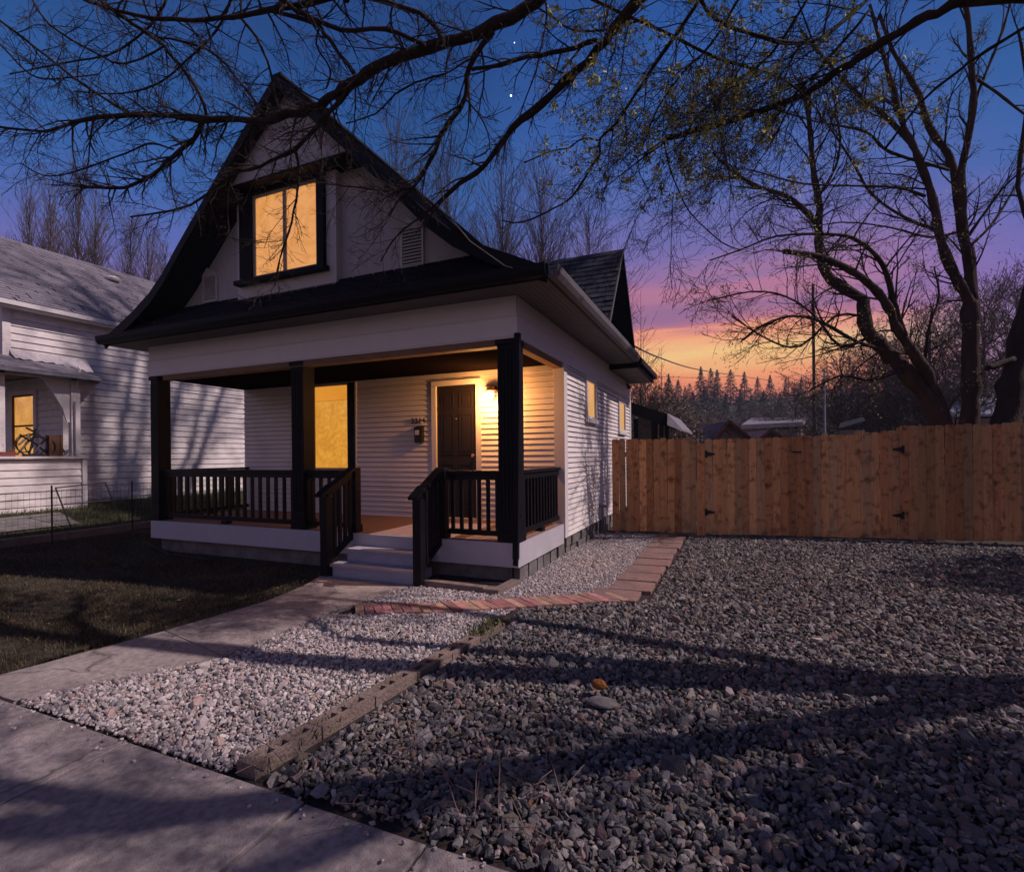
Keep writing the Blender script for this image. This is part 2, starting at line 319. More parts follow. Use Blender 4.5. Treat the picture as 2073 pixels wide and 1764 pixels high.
# ------------------------------------------------------------------ stones, pebbles, grass (numpy)
def ico():
    t = (1+5**.5)/2
    V = np.array([(-1, t, 0), (1, t, 0), (-1, -t, 0), (1, -t, 0), (0, -1, t), (0, 1, t), (0, -1, -t), (0, 1, -t), (t, 0, -1), (t, 0, 1), (-t, 0, -1), (-t, 0, 1)], float); V /= np.linalg.norm(V[0])
    F = np.array([(0, 11, 5), (0, 5, 1), (0, 1, 7), (0, 7, 10), (0, 10, 11), (1, 5, 9), (5, 11, 4), (11, 10, 2), (10, 7, 6), (7, 1, 8), (3, 9, 4), (3, 4, 2), (3, 2, 6), (3, 6, 8), (3, 8, 9), (4, 9, 5), (2, 4, 11), (6, 2, 10), (8, 6, 7), (9, 8, 1)])
    return V, F
IV, IF = ico()
def rocks(name, pts, size, zoff, m, flat, jag, cols, label=None):
    n = len(pts); sz = size*(RNG.lognormal(0, .28, n)) if np.isscalar(size) else size
    V = np.repeat(IV[None], n, 0)*(1+RNG.uniform(-jag, jag, (n, 12, 1))); V = V+RNG.uniform(-jag*.5, jag*.5, (n, 12, 3))
    V = V*np.stack([RNG.uniform(.7, 1.25, n), RNG.uniform(.55, 1, n), RNG.uniform(*flat, n)], -1)[:, None]
    q = RNG.normal(size=(n, 4)); q[:, 1:3] *= .45; q /= np.linalg.norm(q, axis=1)[:, None]; a, b, c, d = q.T
    R = np.stack([np.stack([1-2*(c*c+d*d), 2*(b*c-a*d), 2*(b*d+a*c)], -1), np.stack([2*(b*c+a*d), 1-2*(b*b+d*d), 2*(c*d-a*b)], -1), np.stack([2*(b*d-a*c), 2*(c*d+a*b), 1-2*(b*b+c*c)], -1)], 1)
    V = np.einsum('nij,nkj->nki', R, V)*(sz[:, None, None]*.5)
    P = np.concatenate([pts, (zoff+RNG.uniform(-.35, .12, n)*sz)[:, None]], 1); V += P[:, None]
    F = (IF[None]+(np.arange(n)*12)[:, None, None]).reshape(-1, 3)
    ci = RNG.choice(len(cols), n, p=np.array([c[1] for c in cols])/sum(c[1] for c in cols)); C = np.array([c[0] for c in cols])[ci]*RNG.uniform(.7, 1.3, (n, 1))
    T = np.concatenate([np.repeat(C[:, None], 12, 1), np.ones((n, 12, 1))], -1)
    o = npmesh(name, V.reshape(-1, 3), F, m, T.reshape(-1, 4)); return tag(o, kind='stuff')
def scatter(x0, x1, y0, y1, sp, inside):
    xs = np.arange(x0, x1, sp); ys = np.arange(y0, y1, sp*.9); X, Y = np.meshgrid(xs, ys); X[::2] += sp/2
    P = np.stack([X.ravel(), Y.ravel()], 1)+RNG.uniform(-.38, .38, (X.size, 2))*sp
    v = P-np.array([CAM.x, CAM.y]); f = v@np.array([CF.x, CF.y]); r = v@np.array([CR0.x, CR0.y])
    k = (f > .8) & (np.abs(r) < f*1.12+.7); P = P[k]; return P[inside(P)]
def brick_line(x):     # centre line of the curved brick edging
    return np.interp(x, [-1.1, -.4, .1, .5, .9, 1.2], [-1.42, -1.1, -.78, -.52, -.26, -.1])
def in_rock(P):
    x, y = P.T; e = np.interp(y, [-3.5, -1.29, -1.0], [.24, .43, .36]); return (y > -3.5) & (y < 3.95+.13*x) & (x > e) & ((y < brick_line(x)-.165) & (x < 1.3) | (x > np.interp(y, [-.3, 0, 4], [1.3, 1.41, 1.50])))
def in_white(P):
    x, y = P.T; wr = np.interp(y, [-3.53, -2.6, -1.6, -.45], [-1.72, -1.16, -1.19, -1.04]); e = np.interp(y, [-3.5, -1.29, -.9], [.02, .24, .3])
    a = (y > -3.52) & (y < brick_line(x)-.13) & (x > wr) & (x < e)
    b = (y > brick_line(x)+.13) & (x > wr) & (y < -.46) & (x < 1.1)
    c = (y >= -.46) & (x > -.02) & (x < np.interp(y, [-.4, 0, 4], [.75, .95, .98])) & (y < 4.0)
    return a | b | c
near = scatter(-.2, 9, -3.5, -.9, .027, in_rock); farp = scatter(.3, 12, -.9, 5.3, .036, in_rock)
RC = [((.138, .124, .124), 5), ((.205, .185, .182), 5), ((.075, .073, .079), 5), ((.22, .15, .135), 2.6), ((.30, .255, .235), 1.6), ((.15, .13, .105), 2)]
rocks('crushed_rock', near, .037, G+.004, 'rock', (.3, .65), .36, RC)
rocks('crushed_rock', farp, .045, G+.004, 'rock', (.3, .65), .34, RC)
RC2 = RC
big = scatter(.3, 9, -3.5, 3, .13, in_rock); rocks('crushed_rock', big, .054, G+.012, 'rock', (.4, .65), .32, RC)
WC = [((.40, .35, .34), 6), ((.50, .44, .43), 4), ((.28, .235, .235), 3), ((.38, .27, .24), 2), ((.16, .15, .155), 2)]
wp = scatter(-2.2, 1.6, -3.6, 4.2, .0195, in_white); rocks('white_gravel', wp, .024, G+.006, 'pebble', (.55, .9), .18, WC)
wp = scatter(-2.2, .4, -3.6, -1.6, .062, in_white); k = RNG.random(len(wp)) < .5; rocks('white_gravel', wp[k], .042, G+.018, 'pebble', (.5, .85), .2, WC)
def blades(name, P, h, wd, cols, zf, lean=.5):
    n = len(P); a = RNG.uniform(0, 2*math.pi, n); hh = h*RNG.uniform(.4, 1.3, n); le = RNG.uniform(0, lean, n)*hh; b = RNG.uniform(0, 2*math.pi, n)
    Z = np.array([zf(x, y) for x, y in P]); B = np.stack([P[:, 0], P[:, 1], Z], 1)
    d = np.stack([np.cos(a), np.sin(a), np.zeros(n)], 1)*wd/2; t = np.stack([np.cos(b)*le, np.sin(b)*le, hh], 1)
    V = np.stack([B-d, B+d, B+t*.5+d*.6+t*[0, 0, .1], B+t], 1).reshape(-1, 3)
    i = np.arange(n)[:, None]*4; F = np.concatenate([i+[0, 1, 2], i+[0, 2, 3]], 1).reshape(-1, 3)
    C = np.array(cols)[RNG.integers(0, len(cols), n)]*RNG.uniform(.6, 1.4, (n, 1)); T = np.concatenate([np.repeat(C[:, None], 4, 1), np.ones((n, 4, 1))], -1).reshape(-1, 4)
    return tag(npmesh(name, V, F, 'grass', T), kind='stuff')
def in_lawn(P):
    x, y = P.T; e = np.interp(y, [-3.53, -2, -.9, -.4], [-2.33, -2.09, -2.19, -2.33]); return (x < e) & (y > -3.5) & ((y < -.05) | (x < -6.3)) & (y < 2.5) & (x > -8.6)
lp = scatter(-8.7, -2, -3.5, 2.5, .016, in_lawn); lp = lp[RNG.random(len(lp)) < .35+.6*(np.sin(lp[:, 0]*2.3+np.sin(lp[:, 1]*3.1)*1.5)*np.cos(lp[:, 1]*2.7+lp[:, 0]) > .0)]
blades('grass', lp, .035, .006, [(.045, .045, .024), (.085, .062, .040), (.032, .034, .018), (.13, .09, .06)], lambda x, y: G-.012, 1.0)
def in_ng(P): x, y = P.T; return (x < -9.05) & (x > -11.2) & (y > -4) & (y < 9) & ~((y < .9) & (x > -10.5) & (x < -9.7))
lp = scatter(-11.3, -8.9, -4, 9, .035, in_ng)
blades('grass', lp, .09, .010, [(.09, .105, .03), (.12, .11, .045), (.06, .075, .025)], gh, .8)
# weeds poking from the lawn edge and along the blocks
# ------------------------------------------------------------------ the house
def laps(mb, axis, plane, sgn, u0, u1, z0, z1, course, openings=(), dep=.018):
    """lapped siding on plane axis=const facing sgn; openings = (u0,u1,z0,z1)"""
    def pt(u, z, o):
        return (plane+sgn*o, u, z) if axis == 'x' else (u, plane+sgn*o, z)
    k = 0; zb = z0
    while zb < z1-1e-6:
        zt = min(z1, zb+course); cuts = sorted({zb, zt}|{c for o in openings for c in o[2:] if zb+1e-4 < c < zt-1e-4})
        for a, b in zip(cuts, cuts[1:]):
            iv = [(u0, u1)]
            for o in openings:
                if o[2] < b-1e-5 and o[3] > a+1e-5:
                    nv = []
                    for s, e in iv:
                        if o[1] <= s or o[0] >= e: nv.append((s, e)); continue
                        if o[0] > s: nv.append((s, o[0]))
                        if o[1] < e: nv.append((o[1], e))
                    iv = nv
            g_ = .009 if (b >= zt-1e-6 and zt-zb > course*.5) else 0; oa = dep*(1-(a-zb)/course); ob = dep*(1-(b-zb)/course)*.6
            for s, e in iv:
                n = len(mb.v); f = (0, 1, 2, 3) if (axis == 'y') == (sgn < 0) else (3, 2, 1, 0)
                mb.add([pt(s, a, oa), pt(e, a, oa), pt(e, b-g_, ob), pt(s, b-g_, ob)], [f])
                if g_ and b-g_ > a: mb.add([pt(s, b-g_, -.018), pt(e, b-g_, -.018), pt(e, b, -.018), pt(s, b, -.018)], [f])
                if a == zb: mb.add([pt(s, a, -.018), pt(e, a, -.018), pt(e, a, oa), pt(s, a, oa)], [f])
        zb = zt
    return mb
XL, XR, YW, YB = -6.2, 0.0, 1.70, 7.0
HB, HT = 2.24, 2.70
house = thing('porch_house', (-3.1, 3, G), 'white gabled house with lit porch, dark flared roof and a glowing upper window', 'house')
# front wall of the porch
wo = (-4.64, -3.62, .66, 2.24); do = (-2.12, -1.27, 0, 2.11)
b = laps(MB(), 'y', YW, -1, XL, -.13, .0, HB, .08, [wo, do]); b.build('front_wall', 'siding', house)
b = bx((XL, YW+.0, -.1), (XL+.005, YB, HT)); b.box((XL+.005, YW+.03, HB-.1), (-.02, YW+.1, 3.2)); b.box((-3.6, YW+.03, 0), (-2.12, YW+.1, HB)); b.box((-1.27, YW+.03, 0), (-.02, YW+.1, HB)); b.box((XL, YW+.03, 0), (-4.64, YW+.1, HB)); b.box((-4.64, YW+.03, 0), (-3.6, YW+.1, .66)); b.build('wall_core', 'trim', house)
b = bx((-.13, YW-.02, -.20), (.022, YW+.13, HB)); b.build('corner_board', 'trim', house)
# right side wall
s1 = (2.86, 3.55, 1.48, 2.24); s2 = (5.52, 6.26, 1.38, 2.14)
b = laps(MB(), 'x', 0, 1, YW+.13, YB-.08, -.2, HB, .075, [(s1[0], s1[1], s1[2], HB), s2]); b.box((-.12, YW+.1, -.2), (-.02, YB, 2.7)); b.build('side_wall', 'siding', house)
bx((-.05, YB-.08, -.25), (.02, YB+.04, HB)).build('corner_board', 'trim', house)
bx((XL, YB-.04, -.45), (-.06, YB+.02, 2.7)).build('rear_wall', 'siding', house)
# foundation of rough stones under the side wall
b = MB(); y = YW+.1
bx((-.3, YW+.05, G-.05), (-.06, YB, -.2)).build('foundation', 'stone', house)
fs = MB()
while y < YB-.1:
    l = random.uniform(.18, .36); z = G-.02; 
    for r in range(2):
        h = .13; d = random.uniform(-.02, .02); z2 = z+h-.008
        p = [Vector((-.1, y+random.uniform(0, .02), z)), Vector((-.1, y+l-.015, z+random.uniform(0, .01))), Vector((-.1, y+l-random.uniform(.01, .03), z2)), Vector((-.1, y+random.uniform(.0, .03), z2-random.uniform(0, .015)))]
        fs.prism(p, (.10+d, 0, 0)); z += h
    y += l
fs.build('foundation_stones', 'stone', house)
# porch deck
b = MB(); x = XL+.01
while x < -.02:
    b.box((x, .03, -.03), (min(x+.136, -.01), YW, 0)); x += .14
b.build('porch_deck', 'deck', house)
b = bx((XL, 0, -.27), (-.0, .03, -.004)); b.box((-.03, .031, -.27), (0, YW-.02, -.004)); b.box((XL, .031, -.27), (XL+.03, YW, -.004)); b.build('deck_skirt', 'skirt', house)
b = bx((XL+.1, .1, G-.05), (-.12, .16, -.27)); b.box((-.14, .16, G-.05), (-.1, YW, -.27)); b.build('porch_underside', 'stone', house)
for i, yy in enumerate((.48, .86, 1.25)): pass
fs = MB(); y = .1
while y < 1.7:
    l = random.uniform(.14, .3); fs.prism([(-.1, y, G-.02), (-.1, y+l-.02, G-.02), (-.1, y+l-.03, -.28), (-.1, y+.01, -.28)], (.075+random.uniform(-.02, .02), 0, 0)); y += l
fs.build('foundation_stones', 'stone', house)
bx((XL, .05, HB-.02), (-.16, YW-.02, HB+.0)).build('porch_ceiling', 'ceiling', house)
# frieze boards: two laps each on front and side
b = MB()
b.prism([(XL-.01, 0, HB), (XL-.01, 0, HT), (XL-.01, .1, HT), (XL-.01, .1, HB)], (6.22, 0, 0)); b.box((XL-.022, -.008, HB+.02), (.010, -.0, HB+.232))
b.box((0.0, -.0, HB), (.013, YB+.02, HB+.24)); b.box((-.10, .101, HB), (0, YB, HT)); b.box((XL-.01, .1, HB), (XL+.1, YW, HT)); b.box((.0, .0, HB+.244), (.006, YB+.02, HT))
b.box((XL-.022, -.014, HB+.235), (.016, -.0085, HB+.25)); b.box((.0135, .0, HB+.235), (.020, YB, HB+.25))
b.build('frieze', 'trim', house)
b = bx((-5.9, .012, HB-.075), (-.22, .14, HB-.004)); b.build('beam_edge', 'wood_beam', house)
bx((-.13, .2, HB-.075), (-.012, YW-.02, HB-.004)).build('beam_edge', 'wood_beam', house)
# posts
def post(x0, x1, y0, y1):
    b = bx((x0, y0, 0), (x1, y1, HB-.005)); n = 5
    for i in range(n):
        cx = x0+(x1-x0)*(i+.5)/n; b.box((cx-.014, y0-.008, .25), (cx+.014, y0-.0005, HB-.12))
    b.box((x0-.02, y0-.02, HB-.06), (x1+.012, y1+.01, HB-.0055)); b.box((x0-.015, y0-.015, .0), (x1+.015, y1+.015, .12)); b.build('porch_post', 'black', house)
post(-.235, -.012, .012, .22); post(-3.28, -3.07, .02, .22); post(-6.19, -6.01, .012, .20)
# railings
def railing(p0, p1, n, z0=.05, z1=.80, zz=(0, 0), name='porch_railing', w=.09):
    p0 = Vector(p0); p1 = Vector(p1); r = bx((0, 0, 0), (.001, .001, .001)); mid = (p0+p1)/2
    r = MB(); a = Vector((p0.x, p0.y, z1-.03+zz[0])); c = Vector((p1.x, p1.y, z1-.03+zz[1])); r.beam(a, c, w, .035); r.beam(a-Vector((0, 0, .055)), c-Vector((0, 0, .055)), .045, .07)
    root = r.build(name, 'blackrail', house)
    q = MB().beam((p0.x, p0.y, z0+.03+zz[0]), (p1.x, p1.y, z0+.03+zz[1]), .05, .06); o = q.build('bottom_rail', 'blackrail', house); o.parent = root
    for i in range(n):
        t = (i+.5)/n; x = p0.x+(p1.x-p0.x)*t; y = p0.y+(p1.y-p0.y)*t; dz = zz[0]+(zz[1]-zz[0])*t; s = .018
        o = bx((x-s, y-s, z0+.061+dz), (x+s, y+s, z1-.12+dz)).build('baluster', 'blackrail', house); o.parent = root
    if (p1-p0).length > 1.2:
        o = bx((mid.x-.05, mid.y-.05, .0), (mid.x+.05, mid.y+.05, z0-.001)).build('support_block', 'blackrail', house); o.parent = root
    return root
railing((-6.01, .1, 0), (-3.28, .1, 0), 18)
railing((-3.07, .1, 0), (-2.36, .1, 0), 5)
railing((-.92, .1, 0), (-.235, .1, 0), 6)
railing((XL+.08, .22, 0), (XL+.08, YW-.02, 0), 12)
railing((-.09, .22, 0), (-.09, YW-.02, 0), 13)
def stair(x, name='stair_railing'):
    r = railing((x, .02, 0), (x, -.44, 0), 5, z0=-.06, z1=.84, zz=(0, -.25), name=name, w=.11)
    a = bx((x-.05, .02, .001), (x+.05, .12, .82)); a.box((x-.065, .005, .001), (x+.065, .135, .10)); o = a.build('newel_post', 'blackrail', house); o.parent = r
    o = bx((x-.05, -.49, G), (x+.05, -.39, .49)).build('newel_post', 'blackrail', house); o.parent = r
    o = MB().beam((x, -.56, .505), (x, -.36, .62), .115, .036).build('rail_end', 'blackrail', house); o.parent = r
stair(-2.27); stair(-.98)
# steps
st = bx((-2.2, -.225, -.18), (-1.05, -.003, -.15)); st = st.build('step', 'step', house)
o = bx((-2.17, -.200, -.3), (-1.05, -.17, -.1805)).build('riser', 'step', house)
st = bx((-2.24, -.445, -.33), (-1.05, -.2005, -.30)).build('step', 'step', house)
o = bx((-2.2, -.42, G), (-1.05, -.39, -.3305)).build('riser', 'step', house)
bx((-2.17, -.37, G), (-1.1, -.002, -.34)).build('step_base', 'step', house)
# leaning downspout at the corner post
b = MB(); a = Vector((.035, -.05, 2.27)); c = Vector((-.005, -.06, -.16)); b.beam(a, c, .062, .05, up=(0, 1, 0)); b.beam(c, c+Vector((-.005, 0, -.07)), .05, .04, up=(0, 1, 0)); b.beam((.02, -.035, 1.9), (.0, .012, 1.9), .05, .03); b.beam((.02, -.035, .3), (-.0, .012, .3), .05, .03); b.build('downspout', 'black', house)
# roof: symmetric bell-cast profile
XC = -3.08; PROF = [(0, 5.76), (1.0, 4.79), (1.9, 3.90), (2.2, 3.585), (2.5, 3.34), (2.9, 3.11), (3.56, 2.80)]
def zprof(hw): return float(np.interp(hw, [p[0] for p in PROF], [p[1] for p in PROF]))
def shingles(mb, A, B, C_, D_, course, tab=None, th=.014, jit=.004, skip=None):
    """slope quad: A-B eave edge, D-C ridge edge"""
    A, B, C_, D_ = map(Vector, (A, B, C_, D_)); n = max(1, round(((D_-A).length+(C_-B).length)/2/course)); nrm = (B-A).cross(D_-A).normalized()
    if nrm.z < 0: nrm = -nrm
    for i in range(n):
        t0, t1 = i/n, (i+1)/n; p0 = A.lerp(D_, t0); p1 = B.lerp(C_, t0); q0 = A.lerp(D_, min(1, t1+.15/n)); q1 = B.lerp(C_, min(1, t1+.15/n)); ln = (p1-p0).length
        if ln < .02: continue
        m = max(1, int(ln/tab)) if tab else 1; off = random.random()*.9 if m > 1 else 0
        for j in range(m+1 if m > 1 else 1):
            s0 = max(0, (j-off)/m); s1 = min(1, (j+1-off)/m-.004) if m > 1 else 1
            if s1 <= s0+.005: continue
            h = th+random.uniform(-jit, jit)
            vs = [p0.lerp(p1, s0)+nrm*h, p0.lerp(p1, s1)+nrm*h, q0.lerp(q1, s1)+nrm*.002, q0.lerp(q1, s0)+nrm*.002, p0.lerp(p1, s0), p0.lerp(p1, s1)]
            mb.add(vs, [(0, 1, 2, 3), (4, 5, 1, 0)])
roofm = MB()
Y0, Y1 = -.35, YB+.35
for s in (-1, 1):
    for (h0, z0), (h1, z1) in zip(PROF, PROF[1:]):
        a = (XC+s*h0, z0); c = (XC+s*h1, z1); d = .10
        roofm.prism([(a[0], Y0, a[1]), (c[0], Y0, c[1]), (c[0], Y0, c[1]-d*.6), (a[0], Y0, a[1]-d)], (0, (Y1-Y0) if s < 0 or h1 < 2.0 else (4.69-Y0 if h1 > 2.2 else Y1-Y0), 0))
roof = roofm.build('roof', 'shingle', house)
b = MB()
for s in (-1, 1):
    for (h0, z0), (h1, z1) in zip(PROF, PROF[1:]):
        shingles(b, (XC+s*h1, Y0, z1), (XC+s*h1, Y1 if s < 0 or h1 < 2.3 else 4.69, z1), (XC+s*h0, Y1 if s < 0 or h1 < 2.3 else 4.69, z0), (XC+s*h0, Y0, z0), .14, th=.016)
o = b.build('shingle_courses', 'shingle2', house); o.parent = roof
b = bx((XC-.07, Y0-.01, 5.755), (XC+.07, Y1, 5.79)); o = b.build('ridge_cap', 'shingle', house); o.parent = roof
for (xx, yy, l) in ((-2.0+.62, .9, .28), (-.62, 1.1, .2)):       # two low vents on the right slope
    hw = xx-XC; z = zprof(hw); o = MB().beam((xx, yy, z+.07), (xx+l, yy, zprof(hw+l)+.07), .25, .05).build('roof_vent', 'black', house); o.parent = roof
# rake boards follow the profile
for s in (-1, 1):
    b = MB()
    for (h0, z0), (h1, z1) in zip(PROF, PROF[1:]):
        b.prism([(XC+s*h0, Y0-.03, z0+.012), (XC+s*h1, Y0-.03, z1+.012), (XC+s*h1, Y0-.03, z1-.15), (XC+s*h0, Y0-.03, z0-.15)], (0, .028, 0))
    b.build('rake_board', 'black', house)
# gable wall, projecting window bay, upper panel
def gable_poly(y, zb, ins, zt=None):
    pts = [(XC, y, 5.76-ins)]; R = []
    for h, z in PROF[1:]:
        if z-ins > zb: R.append((h, z-ins))
    hw = float(np.interp(-(zb+ins), [-p[1] for p in PROF], [p[0] for p in PROF])); R.append((hw, zb))
    return [(XC-h, y, z) for h, z in R[::-1]]+pts+[(XC+h, y, z) for h, z in R]
MB().prism(gable_poly(.12, 3.0, .1), (0, .08, 0)).build('gable_wall', 'stucco', house)
MB().prism(gable_poly(-.20, 4.67, .1), (0, .04, 0)).build('gable_panel', 'stucco', house)
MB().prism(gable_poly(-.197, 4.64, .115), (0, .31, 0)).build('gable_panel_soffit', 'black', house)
bx((-4.27, .02, 3.17), (-2.49, .119, 4.66)).build('window_bay', 'trim', house)
# gable window
gw = MB().box((-4.16, -.04, 3.42), (-3.93, .018, 4.66)).box((-2.76, -.04, 3.42), (-2.65, .018, 4.66)).box((-3.93, -.04, 4.58), (-2.76, .018, 4.66)).build('gable_window', 'black', house)
o = bx((-4.22, -.09, 3.36), (-2.60, .015, 3.419)).build('sill', 'black', house); o.parent = gw
o = MB().box((-3.93, -.01, 3.45), (-3.88, .017, 4.58)).box((-2.795, -.01, 3.45), (-2.76, .017, 4.58)).box((-3.88, -.01, 4.535), (-2.795, .017, 4.58)).box((-3.88, -.01, 3.42), (-2.795, .017, 3.47)).box((-3.37, -.012, 3.47), (-3.31, .017, 4.535)).build('frame', 'winframe', house); o.parent = gw
o = bx((-3.88, .002, 3.47), (-3.37, .010, 4.535)).build('pane', 'glow_up', house); o.parent = gw
o = bx((-3.31, .002, 3.47), (-2.795, .010, 4.535)).build('pane', 'glow_up', house); o.parent = gw
def vent(x0, x1, z0, z1, peak):
    y = .118; b = MB().box((x0, y-.03, z0), (x0+.025, y, z1)).box((x1-.025, y-.03, z0), (x1, y, z1)).box((x0+.025, y-.03, z0), (x1-.025, y, z0+.025)).box((x0+.025, y-.03, z1-.025), (x1-.025, y, z1))
    if peak: b.prism([(x0, y-.03, z1+.0005), (x1, y-.03, z1+.0005), ((x0+x1)/2-.06, y-.03, z1+.11)], (0, .029, 0))
    r = b.build('gable_vent', 'trim', house); n = 11; q = MB()
    for i in range(n):
        z = z0+.03+(z1-z0-.06)*i/n; q.prism([(x0+.026, y-.026, z), (x0+.026, y-.004, z+.030), (x0+.026, y-.008, z+.033), (x0+.026, y-.030, z+.004)], (x1-x0-.052, 0, 0))
    o = q.build('slats', 'trim', house); o.parent = r
    o = bx((x0+.026, y-.003, z0+.026), (x1-.026, y-.001, z1-.026)).build('backing', 'shingle', house); o.parent = r
vent(-5.10, -4.79, 3.27, 3.68, True); vent(-1.56, -1.23, 3.24, 3.74, True)
# pent roof across the front, gutters, fascia, soffits
b = MB(); q_ = [(XC-3.5, -.34, 2.80), (XC+3.5, -.34, 2.80), (XC+3.0, .119, 2.8), (XC-3.0, .119, 2.8), (XC-3.45, -.34, 2.855), (XC+3.45, -.34, 2.855), (XC+2.5, .119, 3.25), (XC-2.5, .119, 3.25)]; b.add(q_, [(0, 3, 2, 1), (4, 5, 6, 7), (0, 1, 5, 4), (1, 2, 6, 5), (2, 3, 7, 6), (3, 0, 4, 7)]); pr = b.build('pent_roof', 'shingle', house)
# trim pent roof ends under the flare: courses
b = MB(); shingles(b, (XC-3.42, -.352, 2.862), (XC+3.42, -.352, 2.862), (XC+2.45, .118, 3.27), (XC-2.45, .118, 3.27), .12, tab=.3, th=.012); o = b.build('shingle_courses', 'shingle', house); o.parent = pr
def gutter(a, b_, out):
    a = Vector(a); b_ = Vector(b_); o = Vector(out); u = Vector((0, 0, 1)); m = MB()
    m.prism([a, a+o*.075, a+o*.105+u*.05, a+o*.11+u*.115, a+o*.095+u*.115, a+o*.09+u*.06, a+o*.06+u*.015, a+u*.015], b_-a); return m.build('gutter', 'black', house)
gutter((-6.67, -.383, 2.70), (.50, -.383, 2.70), (0, -1, 0))
b = bx((-6.67, -.382, 2.69), (.5, -.352, 2.84)); b.build('fascia', 'black', house)
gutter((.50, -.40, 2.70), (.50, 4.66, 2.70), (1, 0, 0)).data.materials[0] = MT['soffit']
bx((.47, -.351, 2.69), (.499, 4.68, 2.80)).build('fascia', 'black', house)
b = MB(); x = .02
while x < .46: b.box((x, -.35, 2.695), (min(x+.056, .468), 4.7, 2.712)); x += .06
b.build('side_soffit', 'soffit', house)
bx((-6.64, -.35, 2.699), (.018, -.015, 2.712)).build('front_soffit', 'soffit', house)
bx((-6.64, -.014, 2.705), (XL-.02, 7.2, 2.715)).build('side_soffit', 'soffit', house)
# rear eave box at the end of the main gutter
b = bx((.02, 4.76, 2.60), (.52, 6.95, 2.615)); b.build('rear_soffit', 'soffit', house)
b = bx((.0, 4.72, 2.60), (.56, 4.757, 2.78)); b.box((.522, 4.757, 2.60), (.56, 6.98, 2.78)); b.box((.02, 6.952, 2.60), (.52, 6.98, 2.78)); b.box((.57, 4.70, 2.68), (.63, 7.0, 2.78)); b.build('rear_eave', 'black', house)
b = MB(); b.prism([(.62, 4.70, 2.785), (-.3, 4.70, 2.98), (-.3, 4.70, 2.8), (.5, 4.70, 2.782)], (0, 2.4, 0)); b.build('rear_roof', 'shingle', house)
# cross gable on the right
cg = MB(); yc, zr, xe = 3.54, 4.42, .50
for yb, zb in ((2.44, 2.93), (4.64, 2.90)):
    cg.prism([(xe, yc, zr), (xe, yb, zb), (xe, yb, zb-.09), (xe, yc, zr-.12)], (-2.6, 0, 0))
cgr = cg.build('cross_gable_roof', 'shingle', house)
b = MB(); shingles(b, (-2.0, 2.44, 2.935), (xe, 2.44, 2.935), (xe, yc, zr), (-2.0, yc, zr), .125, tab=.2, th=.016, jit=.006); o = b.build('shingle_courses', 'shingle2', house); o.parent = cgr
b = MB(); b.prism([(xe+.02, yc, zr+.01), (xe+.02, 2.42, 2.93), (xe+.02, 2.42, 2.88), (xe+.02, yc, zr-.06)], (-.018, 0, 0)); o = b.build('rake_trim', 'soffit', house); o.parent = cgr
b = MB(); b.prism([(xe+.02, yc, zr+.01), (xe+.02, 4.68, 2.90), (xe+.02, 4.68, 2.76), (xe+.02, yc, zr-.14)], (-.018, 0, 0)); o = b.build('rake_trim', 'black', house); o.parent = cgr
MB().prism([(.02, yc, zr-.14), (.02, 2.5, 2.8), (.02, 4.6, 2.8)], (-.05, 0, 0)).build('cross_gable_wall', 'siding', house)
# porch window, door, side windows
pw = MB().box((-4.64, YW-.04, .66), (-4.51, YW+.03, 2.20)).box((-3.75, YW-.04, .66), (-3.62, YW+.03, 2.20)).box((-4.51, YW-.04, .66), (-3.75, YW+.03, .74)).build('porch_window', 'black', house)
o = MB().box((-4.51, YW-.02, .74), (-4.485, YW+.02, 2.2)).box((-3.775, YW-.02, .74), (-3.75, YW+.02, 2.2)).box((-4.485, YW-.02, .74), (-3.775, YW+.02, .775)).box((-4.485, YW-.02, 2.17), (-3.775, YW+.02, 2.2)).build('frame', 'winframe', house); o.parent = pw
o = bx((-4.485, YW, .775), (-3.775, YW+.01, 1.92)).build('pane', 'glow_porch', house); o.parent = pw
MT['glow_top'] = glow('blind_light', (.80, .30, .03), .9, 0)
o = bx((-4.485, YW, 1.925), (-3.775, YW+.01, 2.17)).build('blind', 'glow_top', house); o.parent = pw
bx((-3.605, YW-.03, 0.08), (-3.58, YW-.0, HB-.03)).build('window_trim', 'trim', house)
dr = MB().box((-2.035, YW-.0, .02), (-1.355, YW+.04, 2.03))
for px0, px1 in ((-1.97, -1.74), (-1.65, -1.42)):
    for z0, z1 in ((.17, .84), (.98, 1.60), (1.70, 1.92)):
        dr.box((px0, YW-.010, z0), (px1, YW-.0005, z0+.02)).box((px0, YW-.010, z1-.02), (px1, YW-.0005, z1)).box((px0, YW-.010, z0+.02), (px0+.02, YW-.0005, z1-.02)).box((px1-.02, YW-.010, z0+.02), (px1, YW-.0005, z1-.02)).box((px0+.05, YW-.008, z0+.05), (px1-.05, YW-.0005, z1-.05))
dr = dr.build('front_door', 'door', house)
o = MB().lathe((-1.40, YW-.05, .96), [(.008, .05), (.012, .03), (.026, .012), (.026, -.005), (.012, -.014)], 12, 1).build('door_knob', 'metal', house); o.parent = dr
o = MB().lathe((-1.695, YW-.02, 1.52), [(.013, .015), (.013, 0), (.006, -.004)], 10, 1).build('peephole', 'metal', house); o.parent = dr
o = MB().box((-2.12, YW-.035, 0), (-2.04, YW+.03, 2.03)).box((-1.35, YW-.035, 0), (-1.27, YW+.03, 2.03)).box((-2.12, YW-.035, 2.035), (-1.27, YW+.03, 2.11)).build('door_casing', 'trim', house); o.parent = dr
o = bx((-2.04, YW-.06, .0), (-1.35, YW, .02)).build('threshold', 'trim', house); o.parent = dr
